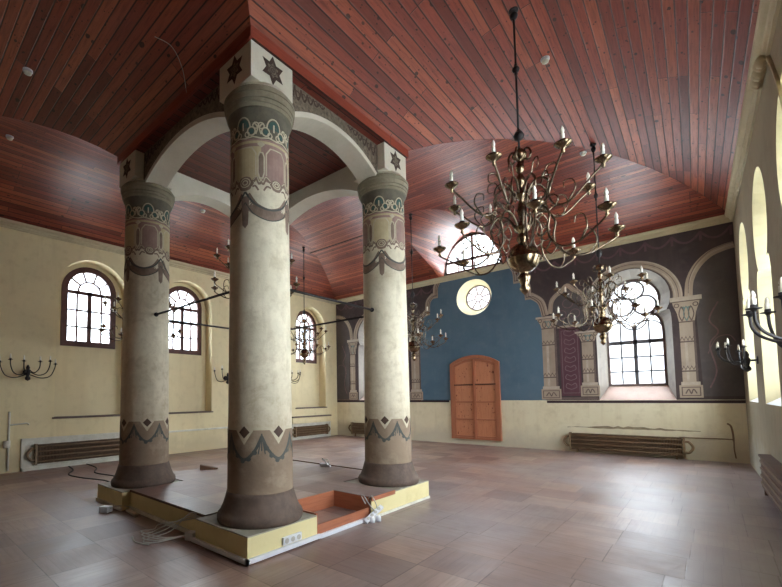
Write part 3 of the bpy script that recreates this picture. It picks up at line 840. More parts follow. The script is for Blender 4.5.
    for k in range(n4):
        s0 = k*w4; up += [(s0, 1.27), (s0+w4*.25, 1.27), (s0+w4*.5, 1.13), (s0+w4*.75, 1.27)]
    up = dens(up+[(CIRC, 1.27)], .03, False)
    lo_ = None
    mb.cur = 0; mb.sm = True
    R0 = [[mb.vert(m0(s, PH+.3+(z-PH-.3)*q/6)) for q in range(7)] for s, z in up]
    for a, b in zip(R0, R0[1:]):
        for q in range(6): mb.face((a[q], b[q], b[q+1], a[q+1]))
    mb.cur = 1; ribbon(mb, up, .03, m1)
    for k in range(n4):
        s0 = k*w4; sm = s0+w4/2
        mb.cur = 2; cfill(mb, dens([(sm, 1.17), (sm+.06, 1.235), (sm, 1.30), (sm-.06, 1.235)], .03), m2)
        mb.cur = 3; g_ = spline([(s0, 1.19), (s0+w4*.2, 1.04), (sm, .95), (s0+w4*.8, 1.04), (s0+w4, 1.19)], 7)
        ribbon(mb, g_, .03, m1)
        for t_ in range(5, len(g_)-4, 4): cfill(mb, arc(g_[t_][0], g_[t_][1]-.015, .028, 0, 360, 7)[:-1], m2)
        for q in (-.035, 0, .035): ribbon(mb, [(s0, 1.22), (s0+q, 1.04-abs(q))], .012, m1)
    mb.build('painted_foot', mats, root, True)
    return root
pF = make_pillar('F', 'tall cream painted column nearest the camera, white socket on its plinth')
pL = make_pillar('L', 'cream painted column nearest the yellow left wall')
pR = make_pillar('R', 'cream painted column on the long open yellow step, nearest the blue wall')
pH = make_pillar('H', 'cream painted column hidden behind the nearest column')
# white skirting strip round the front plinth
mb = MB(); fx, fy = BC['F'][0]-CO['F'][0], BC['F'][1]-CO['F'][1]; e = PHS
mb.box((fx-e-.03, fy-e-.03, .015), (fx+e+.03, fy-e, .06)); mb.box((fx+e, fy-e-.03, .015), (fx+e+.03, fy+e+.03, .06)); mb.build('cable_trunking', 'white', pF)
mb = MB(); mb.box((fx-e-.015, fy-e-.015, 0), (fx+e+.015, fy-e, .015)); mb.box((fx+e, fy-e-.015, 0), (fx+e+.015, fy+e+.015, .015)); mb.build('base_strip', 'radbrown', pF)
fx, fy = BC['L'][0]-CO['L'][0], BC['L'][1]-CO['L'][1]
mb = MB(); mb.box((fx-e-.02, fy-e-.02, 0), (fx+e+.02, fy-e, .05)); mb.build('base_strip', 'whitep', pL)

# arches between the columns
def arch(a, b, out, label):
    p, q = Vector((*BC[a], 0)), Vector((*BC[b], 0)); d = (q-p).normalized(); o = empty('arch', tuple((p+q)/2+Vector((0,0,5.0))))
    tag(o, label, 'arch', 'arches linking the four columns')
    nrm = Vector(out).normalized(); L = (q-p).length-2*BH+.02; hw = L/2; th = .165
    z0, zc = 4.97-5.0, 5.29-5.0
    rise = zc-z0; R_ = (hw*hw+rise*rise)/(2*rise); cz = zc-R_; n = 20
    bot = [(-hw+2*hw*k/n, cz+math.sqrt(R_*R_-(-hw+2*hw*k/n)**2)) for k in range(n+1)]
    mp = lambda s, z, w: tuple(d*s+nrm*w+Vector((0,0,z)))
    mb = MB(); ids = {}
    for w in (-th, th):
        lo_ = [mb.vert(mp(s, z, w)) for s, z in bot]; up = [mb.vert(mp(s, .513, w)) for s, z in bot]; ids[w] = (lo_, up)
        for k in range(n): mb.face((lo_[k], lo_[k+1], up[k+1], up[k]))
    for k in range(n): mb.face((ids[-th][0][k], ids[-th][0][k+1], ids[th][0][k+1], ids[th][0][k]))
    mb.build('arch_rib', 'block', o)
    # painted garland on the outer face
    mb = MB(); m1 = lambda s, z: mp(s, z, th+.003); m2 = lambda s, z: mp(s, z, th+.005)
    edge = [(s, min(.51, z+.07)) for s, z in bot]
    for k in range(n):
        for (u, v) in ((k, k+1),):
            mb.face([mb.vert(m1(*edge[u])), mb.vert(m1(*edge[v])), mb.vert(m1(edge[v][0], .512)), mb.vert(m1(edge[u][0], .512))])
    mb.cur = 1
    for sg in (-1, 1):
        for k in range(7):
            s = sg*(hw-.06-.11*k); zt = .49; dep = .3-.045*k
            if dep < .05: continue
            ribbon(mb, spline([(s, zt), (s-.05*sg, zt-dep*.6), (s-.09*sg, zt-dep*.4), (s-.11*sg, zt)], 4), .022, m2)
            ribbon(mb, arc(s-.05*sg, zt-dep*.35, min(.04, dep*.3), 0, 360, 9)[:-1], .012, m2, True)
    mb.build('painted_garland', ['starin', 'star'], o)
arch('L', 'F', (0,-1,0), 'cream arch between the nearest column and the left column')
arch('F', 'R', (1,0,0), 'cream arch between the nearest column and the right column')
arch('H', 'R', (0,1,0), 'cream arch from the right column back to the hidden column')
arch('L', 'H', (-1,0,0), 'cream arch from the left column back to the hidden column')

# tie rods
def rod(a, b, label):
    p, q = Vector((*CO[a], 2.93)), Vector((*CO[b], 2.93)); d = (q-p).normalized()
    mb = MB(); mb.sm = True; mb.tube([d*.345, (q-p)-d*.345], .017, 8)
    mb.tube([d*.33, d*.36], .035, 8); mb.tube([(q-p)-d*.36, (q-p)-d*.33], .035, 8)
    o = mb.build('tie_rod', 'iron'); o.location = p
    tag(o, label, 'tie rod', 'iron tie rods between the columns')
rod('L', 'F', 'black iron tie rod between the left column and the nearest column')
rod('F', 'R', 'black iron tie rod between the nearest column and the right column')
rod('L', 'H', 'black iron tie rod running back from the left column')
rod('H', 'R', 'black iron tie rod running left and back from the right column')

# raised floor between the columns
pxa, pya, pxb, pyb = BC['L'][0], BC['L'][1], BC['R'][0], BC['R'][1]
e = PHS; x0, x1, y0, y1 = pxa-e, pxb+e, pya-e, pyb+e
X0, X1, Y0, Y1 = x0+.04, x1-.0, y0+.12, y1-.04
ra, rb, rx = pya+e, -8.70, 7.60                      # recess along y between front plinth and step end
pl = empty('raised_floor', (6.28, -8.9, 0)); tag(pl, 'low parquet platform with pale yellow sides standing between the four columns', 'platform', None, 'thing')
off = Vector((6.28, -8.9, 0)); Tp = lambda p: (p[0]-off.x, p[1]-off.y, p[2])
zt = PH+.012
def slabs(z0, z1, xm):
    in_ = PHS*2
    return [((x0+in_, Y0, z0), (x1-in_, y0+in_, z1)), ((X0, y0+in_, z0), (x1-in_, pyb-e, z1)), ((x0+in_, pyb-e, z0), (x1-in_, Y1, z1)),
            ((x1-in_, y0+in_, z0), (rx, rb, z1)), ((x1-in_, rb, z0), (xm, pyb-e, z1))]
mb = MB()
for a, b in slabs(0, PH-.02, x1): mb.box(a, b, Tp)
mb.build('side_wall', 'yellow', pl)
mb = MB()
for a, b in slabs(PH-.02, zt, x1): mb.box(a, b, Tp)
mb.build('parquet_top', 'floor', pl)
for a, b in (((x0+2*e, Y0-.008, PH-.014), (x1-2*e, Y0, zt+.002)), ((x1, rb, PH-.04), (x1+.012, pyb-e, zt+.003))):
    mb = MB(); mb.box(a, b, Tp); mb.build('edge_strip', 'troughwood' if a[0] == x1 else 'radbrown', pl)
for a, b in (((x0+2*e, Y0-.02, 0), (x1-2*e, Y0, .05)), ((x1, rb, 0), (x1+.02, y1, .03))):
    mb = MB(); mb.box(a, b, Tp); mb.build('base_strip', 'whitep', pl)
tr = empty('wooden_trough', (rx+.3, (ra+rb)/2, 0), 0, pl); tr.location = Vector((rx+.3, (ra+rb)/2, 0))-off
Tq = lambda p: (p[0]-(rx+.3), p[1]-(ra+rb)/2, p[2])
mb = MB(); mb.box((rx, ra, 0), (x1-.03, rb, .07), Tq); mb.build('trough_floor', 'floor', tr)
mb = MB(); mb.box((rx, ra+.02, .07), (rx+.025, rb-.02, zt+.006), Tq); mb.box((rx, rb-.025, .07), (x1-.01, rb, zt+.006), Tq); mb.box((rx, ra, .07), (x1-.01, ra+.025, zt+.004), Tq)
mb.build('trough_side', 'troughwood', tr)
mb = MB(); mb.box((x1-.05, ra+.025, .0), (x1-.025, rb-.025, .145), Tq); mb.build('trough_front', 'troughwood', tr)

def lone(mb, name, mat, label, cat, loc=(0,0,0), rz=0, group=None, smooth=None):
    o = mb.build(name, mat, None, smooth); o.location = loc; o.rotation_euler = (0,0,rz); tag(o, label, cat, group); return o
def bev(mbx, w=.004):
    m = mbx.modifiers.new('edge', 'BEVEL'); m.width = w; m.segments = 2; return mbx
# long white trunking in front of the trough
mb = MB(); mb.box((-.02, -.47, 0), (.02, .47, .045)); bev(lone(mb, 'cable_trunking', 'white', 'white cable trunking lying along the open wooden trough', 'trunking', (x1+.0, (ra+rb)/2, 0)))
# socket on the front plinth
so = empty('wall_socket', (pxb+e, -10.11, .115)); tag(so, 'triple white wall socket on the nearest yellow plinth', 'socket')
mb = MB(); mb.box((0, -.13, -.04), (.03, .13, .04)); bev(mb.build('socket_body', 'white', so))
for k in (-1, 0, 1):
    mb = MB(); mb.tube([(.0305, k*.084, 0), (.034, k*.084, 0)], .027, 16); mb.tube([(.034, k*.084-.01, 0), (.036, k*.084-.01, 0)], .004, 6); mb.tube([(.034, k*.084+.01, 0), (.036, k*.084+.01, 0)], .004, 6)
    mb.build('socket_face', 'cablew', so)
# power strip leaning at the end of the trough
ps = empty('power_strip', (x1+.08, rb-.06, .09), math.radians(78)); tag(ps, 'pale grey power strip leaning at the trough end beside the step', 'power strip')
ps.rotation_euler = (math.radians(35), math.radians(-24), math.radians(82))
mb = MB(); mb.box((-.17, -.03, -.022), (.17, .03, .022)); bev(mb.build('strip_body', 'white', ps), .008)
for k in range(4):
    mb = MB(); mb.tube([(-.11+k*.07, 0, .0215), (-.11+k*.07, 0, .025)], .022, 14); mb.build('socket_face', 'cablew', ps)
for k, (dx, dy) in enumerate(((.10, -.12), (.13, -.03))):
    mb = MB(); mb.sm = True; mb.lathe([(.02, 0), (.035, .005), (.038, .05), (.03, .07), (.01, .075)], 14)
    lone(mb, 'plug_adapter', 'white', ['round white plug adapter on the floor below the power strip', 'round white plug adapter on the floor, nearer the step corner'][k], 'plug', (x1+dx, rb+dy, 0))
def cable(name, pts, r, mat, label, group=None, n=8):
    mb = MB(); mb.sm = True; o = Vector(pts[0]); mb.tube([tuple(Vector(p)-o) for p in spline(pts, n)], r, 6)
    ob = mb.build(name, mat); ob.location = o; return tag(ob, label, 'cable', group)
zf = .008
cable('cable', [(x1-.05, rb-.06, .2), (x1-.08, rb-.1, .3), (x1-.0, rb-.16, .33), (x1+.06, rb-.12, .22), (x1+.09, rb-.05, .13)], .007, 'cablew', 'grey cable looping over the trough end to the power strip')
cable('cable', [(x1-.03, rb-.02, .26), (x1+.03, rb-.03, .31), (x1+.08, rb-.0, .2), (x1+.1, rb+.0, .1)], .006, 'cablew', 'short grey cable dropping down the step end')
# junction box with the bunch of cables by the front plinth
jx, jy = BC['F'][0]-e-.13, BC['F'][1]-e+.13
mb = MB(); mb.box((-.06, -.05, 0), (.06, .05, .09)); bev(lone(mb, 'junction_box', 'white', 'white junction box on the floor left of the nearest plinth', 'junction box', (jx, jy-.1, 0), .3), .006)
for k in range(4):
    r_ = random.Random(k); a = [(jx-.03+.02*k, jy+.0, .24), (jx-.1-.03*k, jy-.08, .27-.03*k), (jx-.25-.05*k, jy-.22-.02*k, .08+.02*k), (jx-.4-.06*k, jy-.42+.05*k, zf+.012*k), (jx-.32-.1*k, jy-.5+.03*k, zf+.012*k), (jx-.2, jy-.4+.02*k, zf+.012*k), (jx-.05, jy-.16, .05)]
    cable('cable', a, .006, 'cablew', 'grey white cable in the tangle left of the nearest plinth', 'tangled cables by the nearest plinth')
cable('cable', [(jx-.62, jy-.5, zf), (jx-.4, jy-.56, zf), (jx-.2, jy-.5, zf)], .009, 'cablew', 'loose straight white cable end on the floor before the tangle')
# box and plank by the left plinth
mb = MB(); mb.box((-.07, -.055, 0), (.07, .055, .085)); bev(lone(mb, 'junction_box', 'white', 'white junction box on the floor before the left column plinth', 'junction box', (5.16, -10.84, 0), .5), .006)
cable('cable', [(5.21, -10.82, .05), (5.26, -10.72, .08), (5.28, -10.62, .06), (5.3, -10.55, .03)], .006, 'cablew', 'short white cable from the box before the left column')
mb = MB(); mb.box((-.2, -.025, 0), (.2, .025, .03)); lone(mb, 'loose_batten', 'whitep', 'short pale wooden batten lying on the floor by the left plinth', 'batten', (5.53, -10.63, 0), -.1)
# things on the platform
mb = MB(); mb.box((4.4, -7.195, 0), (7.28, -7.17, .018)); o = lone(mb, 'edge_batten', 'radbrown', 'thin dark brown batten along the far edge of the platform', 'batten', (0, 0, zt))
fl = empty('junction_box', (6.09, -7.26, zt), .3); tag(fl, 'white junction box with loose plugs on the far edge of the platform', 'junction box')
mb = MB(); mb.box((-.1, -.05, 0), (.06, .05, .05)); bev(mb.build('box_body', 'white', fl))
mb = MB(); mb.sm = True; mb.tube(spline([(.04, -.02, .04), (.0, -.05, .13), (-.05, -.03, .15), (-.06, .03, .1), (.02, .05, .12), (.09, .0, .03)], 5), .011, 6); mb.build('cable_loop', 'cablew', fl)
mb = MB(); mb.tube([(.07, -.06, .02), (.15, -.1, .02)], .02, 8); mb.build('plug', 'white', fl)
mb = MB(); a = [(-.16,-.05,0), (.16,-.05,0), (.16,.05,0), (-.16,.05,0), (-.16,-.05,.09), (.16,-.05,.02), (.16,.05,.02), (-.16,.05,.09)]
i = [mb.vert(p) for p in a]
for f in ((0,3,2,1), (4,5,6,7), (0,1,5,4), (1,2,6,5), (2,3,7,6), (3,0,4,7)): mb.face([i[k] for k in f])
lone(mb, 'lifted_parquet_block', 'radbrown', 'lifted brown parquet block at the left edge of the platform', 'wood block', (4.62, -8.86, zt), .9)
# black cables on the floor by the left wall
cable('cable', [(.15, -9.9, zf), (.8, -10.0, zf), (1.4, -10.25, zf), (2.0, -10.2, zf), (2.7, -10.0, zf), (3.3, -10.05, zf), (4.34, -10.3, zf)], .016, 'cable', 'black cable on the floor towards the left plinth, nearer the camera')
cable('cable', [(.1, -9.5, zf), (.9, -9.55, zf), (1.6, -9.8, zf), (2.3, -9.7, zf), (3.2, -9.6, zf), (4.0, -9.75, zf), (4.34, -10.0, zf)], .016, 'cable', 'black cable on the floor towards the left plinth, nearer the wall')

# ------------------------------------------------------------------ chandeliers
def copy_tree(o, parent=None):
    c = o.copy(); COL.objects.link(c)
    if parent is not None: c.parent = parent
    for ch in list(o.children): copy_tree(ch, c)
    return c
def make_chandelier():
    """origin at the ceiling hook; z down. ball centre at -3.1"""
    root = empty('chandelier', (0,0,0))
    mb = MB(); mb.sm = True
    mb.tube([(0,0,-.02), (0,0,-1.76)], .013, 8)
    for z, r in ((-.07,.05), (-.76,.045), (-1.6,.062)): mb.lathe([(.004,-r), (r*.7,-r*.7), (r,0), (r*.7,r*.7), (.004,r)], 16, (0,0,z), cap=False)
    for z in (-.72, -.8, -1.55): mb.tube([(0,0,z-.03), (0,0,z+.03)], .02, 8)
    mb.lathe([(.06,0), (.055,-.015), (.02,-.03)], 16)
    mb.build('hanging_rod', 'iron', root)
    mb = MB(); mb.sm = True
    P = [(.012,-1.74), (.025,-1.76), (.07,-1.8), (.085,-1.84), (.07,-1.88), (.035,-1.9), (.022,-1.93), (.046,-1.97), (.052,-2.0), (.042,-2.04), (.02,-2.07), (.042,-2.11), (.055,-2.15), (.042,-2.2), (.02,-2.23), (.022,-2.28), (.07,-2.31),
         (.07,-2.36), (.026,-2.39), (.036,-2.45), (.05,-2.52), (.034,-2.6), (.022,-2.64), (.04,-2.67), (.09,-2.7), (.09,-2.76), (.045,-2.79), (.06,-2.83), (.07,-2.87), (.055,-2.9)]
    for k in range(13):
        a = PI/2-PI*k/12; P.append((max(.05, .183*math.cos(a)), -3.1+.183*math.sin(a)))
        if k == 6: P += [(.188,-3.1-.004), (.188,-3.1-.012)]
    P += [(.05,-3.3), (.075,-3.33), (.06,-3.38), (.04,-3.43), (.06,-3.47), (.035,-3.51), (.008,-3.54)]
    mb.lathe(P[::-1], 24); mb.build('baluster_stem', 'brass', root)
    # crown of loops below the rod
    mb = MB(); mb.sm = True
    for k in range(4):
        a = k*PI/2; ca, sa = math.cos(a), math.sin(a)
        pts = [(.02,-1.82), (.09,-1.78), (.13,-1.85), (.1,-1.92), (.05,-1.9)]
        mb.tube([(r*ca, r*sa, z) for r, z in spline(pts, 4)], .012, 6)
    mb.build('crown_scrolls', 'brassd', root)
    def arm_mesh(kind):
        mb = MB(); mb.sm = True; T = lambda L: [(r, 0, z) for r, z in L]
        if kind == 'low':
            main = [(.08,-2.73), (.16,-2.6), (.27,-2.58), (.35,-2.7), (.33,-2.86), (.36,-3.0), (.5,-3.12), (.68,-3.12), (.84,-3.04), (.95,-2.97), (.96,-2.91)]
            curls = [[(.33,-2.86), (.24,-2.92), (.19,-2.84), (.24,-2.76), (.3,-2.8)], [(.68,-3.12), (.76,-3.0), (.73,-2.86), (.65,-2.84), (.63,-2.91)], [(.27,-2.58), (.38,-2.5), (.46,-2.56), (.42,-2.65), (.37,-2.61)], [(.36,-3.0), (.3,-3.08), (.24,-3.03), (.27,-2.97)]]
            end = (.96,-2.87)
        else:
            main = [(.07,-2.33), (.14,-2.22), (.24,-2.2), (.32,-2.3), (.3,-2.44), (.36,-2.56), (.48,-2.58), (.6,-2.5), (.72,-2.38), (.81,-2.3), (.84,-2.24)]
            curls = [[(.3,-2.44), (.22,-2.5), (.17,-2.43), (.22,-2.36), (.27,-2.4)], [(.48,-2.58), (.57,-2.44), (.54,-2.33), (.46,-2.33), (.46,-2.4)], [(.24,-2.2), (.3,-2.08), (.38,-2.08), (.39,-2.17), (.33,-2.19)]]
            end = (.84,-2.22)
        sp = spline(main, 6); n = len(sp)
        mb.tube(T(sp), [.0135-.0035*k/n for k in range(n)], 7)
        for c in curls:
            s = spline(c, 5); mb.tube(T(s), [.0095-.0035*k/len(s) for k in range(len(s))], 6)
        return mb, end
    for kind, n, ph, in (('low', 8, 24), ('up', 8, 0)):
        proto = None
        for k in range(n):
            a = math.radians(ph+k*360/n)
            if proto is None:
                mb, (er, ez) = arm_mesh(kind); arm = mb.build('arm', 'brassd', root); proto = arm
                mb = MB(); mb.sm = True; mb.lathe([(.006,-.1), (.02,-.085), (.012,-.06), (.03,-.04), (.05,-.03), (.078,-.005), (.082,.005), (.05,.0), (.03,.0), (.026,.04), (.0,.04)], 18, (er, 0, ez), cap=False)
                mb.build('drip_pan', 'brass', arm)
                mb = MB(); mb.sm = True; mb.lathe([(.0,.03), (.019,.03), (.019,.10), (.011,.105), (.019,.122), (.02,.135), (.013,.16), (.004,.18), (0,.185)], 12, (er, 0, ez), cap=False)
                mb.build('candle', 'candle', arm)
            else: arm = copy_tree(proto, root)
            arm.rotation_euler = (0, 0, a)
    return root
ch0 = make_chandelier()
CHZ = 6.31
spots = [((10.05,-8.01), 0, 1.0, 6.31, 0, 'largest brass chandelier, hanging nearest the camera from the boarded vault'),
         ((10.17,-3.93), .35, .87, 6.40, .82, 'brass chandelier hanging before the big keyhole window'),
         ((5.95,-3.69), .25, .86, 6.40, .86, 'brass chandelier hanging before the blue wall beside the right column'),
         ((2.15,-3.97), .1, .82, 6.40, .88, 'small dark brass chandelier before the corner window of the left wall'),
         ((6.17,-8.98), .2, .72, 5.51, .02, 'brass chandelier half hidden behind the nearest column, under the arches'),
         ((2.2,-9.12), .5, .86, 6.40, .8, 'brass chandelier half hidden behind the left column')]
for k, ((x, y), a, s, zc, drop, lab) in enumerate(spots):
    o = ch0 if k == 0 else copy_tree(ch0)
    o.location = (x, y, zc-drop); o.rotation_euler = (0,0,a); o.scale = (s,)*3
    if drop:                                    # a longer rod up to the vault
        for c in o.children:
            if c.name.startswith('hanging_rod'): c.scale = (1, 1, (1.74+drop/s)/1.74); c.location = (0, 0, 1.76*(c.scale.z-1))
    tag(o, lab, 'chandelier', 'brass chandeliers')
# long cable strung below the vault at the back
mb = MB(); mb.sm = True
mb.tube([(0,0,0), (2.35,-.03,-.02)], .012, 6)
ob = mb.build('hanging_rod', 'iron'); ob.location = (1.95, -3.48, 6.39); tag(ob, 'thin dark rod strung across the vault beyond the columns', 'rod')

# ------------------------------------------------------------------ wall sconces
def make_sconce():
    """local: x along wall, y into room, z up"""
    root = empty('wall_sconce', (0,0,0))
    mb = MB(); mb.sm = True
    mb.tube([(0,.0,.0), (0,.015,.0)], .07, 18); mb.tube([(0,.015,0), (0,.12,0)], .018, 8)
    mb.build('back_plate', 'iron', root)
    mb = MB(); mb.sm = True; mb.lathe([(.004,-.2), (.05,-.17), (.055,-.13), (.03,-.09), (.045,-.04), (.05,.02), (.03,.06), (.04,.1), (.02,.15), (.004,.17)], 16, (0,.14,0))
    mb.build('stem', 'iron', root)
    for sg in (-1, 1):
        for r, zt_, zb, yo in ((.52,.2,-.06,.2), (.37,.25,.0,.38), (.15,.22,.05,.5)):
            mb = MB(); mb.sm = True
            L_ = lambda t: (sg*(.02+(r-.02)*t), .14+(yo-.14)*t); pts = [(*L_(.05),zb), (*L_(.45),zb-.07), (*L_(.8),zb-.02), (*L_(.97),zt_*.5), (*L_(1),zt_)]
            mb.tube(spline(pts, 6), .011, 7); arm = mb.build('arm', 'iron', root)
            mb = MB(); mb.sm = True; mb.lathe([(.01,-.02), (.02,-.005), (.045,.0), (.046,.006), (.02,.008), (.02,.03), (0,.03)], 14, (sg*r,yo,zt_), cap=False); mb.build('drip_pan', 'iron', arm)
            mb = MB(); mb.sm = True; mb.lathe([(0,.02), (.017,.02), (.017,.075), (.01,.08), (.016,.095), (.01,.12), (0,.135)], 10, (sg*r,yo,zt_), cap=False); mb.build('candle', 'candle', arm)
    return root
sc0 = make_sconce()
ea = PI/2+math.atan(EK)
for k, (loc, rz, lab) in enumerate((((0,-10.77,2.24), -PI/2, 'black iron candle sconce on the left wall, nearest the camera'),
        ((0,-8.08,2.24), -PI/2, 'black iron candle sconce on the left wall behind the left column'),
        ((0,-5.46,2.24), -PI/2, 'black iron candle sconce on the left wall beside the nearest column'),
        ((0,-2.85,2.24), -PI/2, 'black iron candle sconce on the left wall nearest the far corner'),
        ((ex(-2.9),-2.9,2.14), ea, 'black iron candle sconce on the right wall beside the far window niche'),
        ((ex(-8.75),-8.75,1.97), ea, 'black iron candle sconce on the right wall, cut by the frame edge'))):
    o = sc0 if k == 0 else copy_tree(sc0)
    o.location = loc; o.rotation_euler = (0,0,rz); tag(o, lab, 'wall sconce', 'iron candle sconces')

# ------------------------------------------------------------------ radiators
def radiator(loc, rz, L, h, label, frame=False, z0=.06, dep=.13, fin='fins'):
    """local: x along wall (centre), y into room"""
    o = empty('radiator', loc, rz); tag(o, label, 'radiator', 'finned pipe radiators')
    hl = L/2
    mb = MB()
    nf = int(L/.03)
    for k in range(nf+1):
        x = -hl+.05+(L-.1)*k/nf; mb.box((x-.004, .045, z0+.02), (x+.004, dep, z0+h-.02))
    mb.box((-hl+.04, .035, z0+.02), (hl-.04, .045, z0+h-.02))
    mb.build('fin_block', fin, o)
    for k in range(4):
        z = z0+.07+(h-.14)*k/3
        mb = MB(); mb.sm = True; mb.tube([(-hl, dep-.022, z), (hl, dep-.022, z)], .02, 8); mb.build('pipe', 'pipe', o)
    for sg in (-1, 1):
        mb = MB(); mb.box((sg*hl-.02, .03, z0), (sg*hl+.02, dep+.03, z0+h)); mb.build('end_plate', 'pipe', o)
        mb = MB(); mb.sm = True
        pts = [(sg*hl, dep-.03, z0+h*.75), (sg*(hl+.09), dep-.03, z0+h*.75), (sg*(hl+.16), dep-.03, z0+h*.5), (sg*(hl+.09), dep-.03, z0+h*.25), (sg*hl, dep-.03, z0+h*.25)]
        mb.tube(spline(pts, 5), .03, 8); mb.build('return_bend', 'pipe', o)
    if not frame:
        for sg in (-1, 1):
            mb = MB(); mb.box((sg*(hl-.15)-.02, .05, 0), (sg*(hl-.15)+.02, dep-.03, z0+.03)); mb.build('foot', 'pipe', o)
    if frame:
        mb = MB(); a, b = hl+.27, z0+h+.13
        mb.box((-a, 0, b-.06), (a, .06, b)); mb.box((-a, 0, .0), (-a+.05, .05, b)); mb.box((a-.05, 0, 0), (a, .05, b)); mb.box((-a, 0, 0), (a, .05, .07))
        mb.build('surround', 'whitep', o)
        mb = MB(); mb.box((-a+.05, 0, .07), (a-.05, .02, b-.06)); mb.build('back_board', 'whitep', o)
    return o
radiator((9.89, 0, 0), PI, 2.4, .48, 'long brown finned radiator below the big keyhole window', False, .06, .16)
radiator((1.97, 0, 0), PI, 2.2, .46, 'brown finned radiator on the far wall beside the left corner', False, .1, .13)
radiator((0, -9.38, 0), -PI/2, 2.36, .48, 'brown finned radiator in a white surround, left of the left column', True, .12)
radiator((0, -1.62, 0), -PI/2, 1.75, .4, 'brown finned radiator in a white surround under the corner window', True, .1)
# boxed panel with a white rail under the third window, pipes on the wall
mb = MB(); mb.box((0,-8.0,.62), (.06,-5.1,.67)); lone(mb, 'shelf_rail', 'whitep', 'thin white rail along the left wall between the left and nearest columns', 'rail')
mb = MB(); mb.box((0,-4.9,.62), (.06,-2.9,.67)); lone(mb, 'shelf_rail', 'whitep', 'thin white rail along the left wall behind the nearest column', 'rail')
mb = MB(); mb.box((0,-2.6,.82), (.12,-.5,.87)); mb.cur = 1; mb.box((0,-2.6,.6), (.09,-.45,.82)); lone(mb, 'shelf_ledge', ['stoned', 'cream'], 'plaster ledge above the radiator under the corner window', 'ledge')
# brown box convector on the right wall
cv = empty('convector', (ex(-5.1), -5.1, 0), math.atan(EK)); tag(cv, 'brown box convector heater on the right wall at the frame edge', 'heater')
mb = MB(); mb.box((-.12, -1.45, .1), (-.0, 1.45, .58)); mb.build('casing', 'radbrown', cv)
mb = MB()
for k in range(4): mb.box((-.135, -1.42, .16+.11*k), (-.115, 1.42, .195+.11*k))
mb.build('slats', 'fins', cv)
mb = MB(); mb.box((-.14, -1.47, .58), (0, 1.47, .61)); mb.build('top_plate', 'radbrown', cv)
for y in (-1.3, 1.3):
    mb = MB(); mb.box((-.11, y-.04, 0), (-.03, y+.04, .1)); mb.build('foot', 'radbrown', cv)
# pipes
mb = MB(); mb.sm = True; mb.tube([(0,0,0), (0,0,1.3)], .022, 8); mb.box((-.02,-.09,.5), (.03,.03,.66)); mb.tube(spline([(0,0,1.0), (.02,.2,1.02), (.03,.32,1.03), (.02,.36,1.0)], 5), .018, 6)
lone(mb, 'wall_pipe', 'whitep', 'thin white riser pipe with a valve on the left wall at the frame edge', 'pipe', (.03, -11.06, .05))
mb = MB(); mb.sm = True; mb.tube(spline([(-.95,0,.42), (-.5,0,.42), (-.05,0,.42), (0,0,.4), (0,0,.2), (.02,0,0)], 4), .014, 6)
mb.tube(spline([(0,0,.38), (-.005,0,.55), (-.03,0,.72), (-.09,0,.78)], 5), .02, 6)
lone(mb, 'wall_pipe', 'pipe', 'thin beige pipe running from the long radiator to the right corner', 'pipe', (11.95, -.02, .1))

# ------------------------------------------------------------------ ceiling fixtures
for k, (x, y, lab) in enumerate(((10.09,-6.81, 'round white smoke detector on the vault beside the largest chandelier rod'), (9.97,-3.76, 'round white smoke detector at the vault groin near the keyhole window'),
        (4.72,-11.83, 'round white smoke detector on the dark vault, upper left'), (2.37,-11.62, 'round white smoke detector on the dark vault above the left wall'), (2.2,-7.6, 'round white smoke detector on the vault beyond the left column'))):
    o = empty('smoke_detector', (x, y, 6.415 if k != 2 else 6.24)); tag(o, lab, 'smoke detector', 'round smoke detectors')
    mb = MB(); mb.sm = True; mb.lathe([(.06,0), (.06,-.02), (.05,-.035)], 20); mb.build('mounting_base', 'white', o)
    mb = MB(); mb.sm = True; mb.lathe([(.045,-.035), (.045,-.055), (.03,-.065), (.0,-.068)], 20, cap=False); mb.build('sensor_head', 'whitep', o)
# fine loose wire hanging from the dark vault
cable('cable', [(6.87,-11.01,5.95), (6.98,-10.85,5.86), (6.92,-10.68,5.72), (6.77,-10.54,5.56)], .004, 'cablew', 'thin loose wire on the dark vault left of the nearest column')

# ------------------------------------------------------------------ outside
mb = MB(); mb.quad((-30,-40,-.3), (40,-40,-.3), (40,30,-.3), (-30,30,-.3)); struct(mb.build('ground_outside', 'ground'))
mb = MB(); mb.box((-14,-22,-.3), (-9,4,7.5)); fb = mb.build('neighbour_building', 'facade'); struct(fb)

# ------------------------------------------------------------------ light
world = bpy.data.worlds.new('overcast_sky'); SC.world = world; world.use_nodes = True
wt = world.node_tree; bg = wt.nodes['Background']
bg.inputs[0].default_value = (.86, .93, 1.0, 1); bg.inputs[1].default_value = 1.0
tc = wt.nodes.new('ShaderNodeTexCoord'); sp_ = wt.nodes.new('ShaderNodeSeparateXYZ'); rp = wt.nodes.new('ShaderNodeValToRGB')
wt.links.new(tc.outputs['Generated'], sp_.inputs[0]); wt.links.new(sp_.outputs[2], rp.inputs[0]); rx_ = wt.nodes.new('ShaderNodeMapRange'); wt.links.new(sp_.outputs[0], rx_.inputs[0])
rx_.inputs[1].default_value = 0.0; rx_.inputs[2].default_value = .55; rx_.inputs[3].default_value = 0; rx_.inputs[4].default_value = 1
mx_ = wt.nodes.new('ShaderNodeMix'); mx_.data_type = 'RGBA'; wt.links.new(rx_.outputs[0], mx_.inputs[0]); wt.links.new(rp.outputs[0], mx_.inputs[6])
mx_.inputs[7].default_value = (7.2, 7.7, 8.2, 1)          # brighter cloud towards the hidden sun in the east
wt.links.new(mx_.outputs[2], bg.inputs[0])
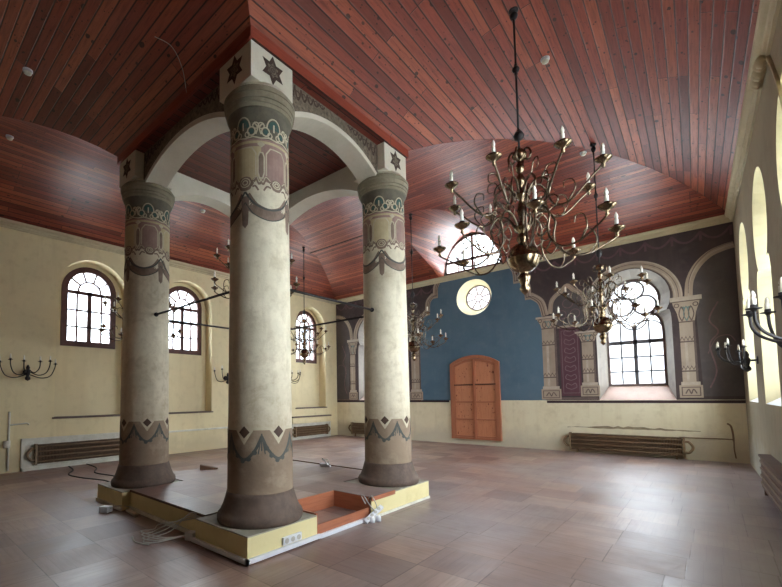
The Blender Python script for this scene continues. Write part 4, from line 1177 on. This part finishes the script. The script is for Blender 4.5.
el = rp.color_ramp.elements; el[0].position = .0; el[0].color = (.75,.82,.9,1); el[1].position = .62; el[1].color = (8.6,9.6,10.6,1)
for p_, v in ((.28, 1.1), (.42, 6.0)):
    q_ = el.new(p_); q_.color = (v*.86, v*.95, v*1.03, 1)
def portal(wm, c, z0, z1, hw, d):
    L = bpy.data.lights.new('sky_portal', 'AREA'); L.shape = 'RECTANGLE'; L.size = 2*hw; L.size_y = z1-z0; L.cycles.is_portal = True
    o = bpy.data.objects.new('sky_portal', L); COL.objects.link(o)
    p = Vector(wm(c, (z0+z1)/2, d)); q = Vector(wm(c, (z0+z1)/2, d-1)); o.location = p
    o.rotation_euler = (q-p).to_track_quat('-Z', 'Y').to_euler()
for c in NWX: portal(wN, c, 1.75, 4.7, .68, .55)
portal(wN, 6.0, 4.4, 5.3, .45, .55); portal(wN, 6.0, 5.7, 7.1, 1.05, .16)
for c in WY: portal(wW, c, 3.0, 5.05, .62, .46)
for c in EY: portal(wE, c, 1.7, 4.7, .68, .6)

# ------------------------------------------------------------------ camera
f, yaw, pitch, roll, shx, shy = 416.4784, .7359, .0612, -.0121, -59.3347, 77.5695
cy, sy = math.cos(yaw), math.sin(yaw); fw = Vector((-sy, cy, 0)); rt = Vector((cy, sy, 0)); up = Vector((0,0,1))
fw2 = fw*math.cos(pitch)+up*math.sin(pitch); up2 = up*math.cos(pitch)-fw*math.sin(pitch)
rt3 = rt*math.cos(roll)+up2*math.sin(roll); up3 = up2*math.cos(roll)-rt*math.sin(roll)
cd = bpy.data.cameras.new('camera'); cam = bpy.data.objects.new('camera', cd); COL.objects.link(cam)
mt = Matrix((rt3, up3, -fw2)).transposed().to_4x4(); mt.translation = (11.605, -13.1378, 1.6); cam.matrix_world = mt
cd.sensor_width = 36; cd.lens = f/782*36; cd.shift_x = -shx/782; cd.shift_y = shy/782; cd.clip_start = .05
SC.camera = cam
vs = SC.view_settings; vs.view_transform = 'Standard'; vs.look = 'None'; vs.gamma = 1; vs.use_curve_mapping = False
vs.exposure = 2.1
SC.cycles.diffuse_bounces = 6; SC.cycles.max_bounces = 14; SC.cycles.transparent_max_bounces = 12
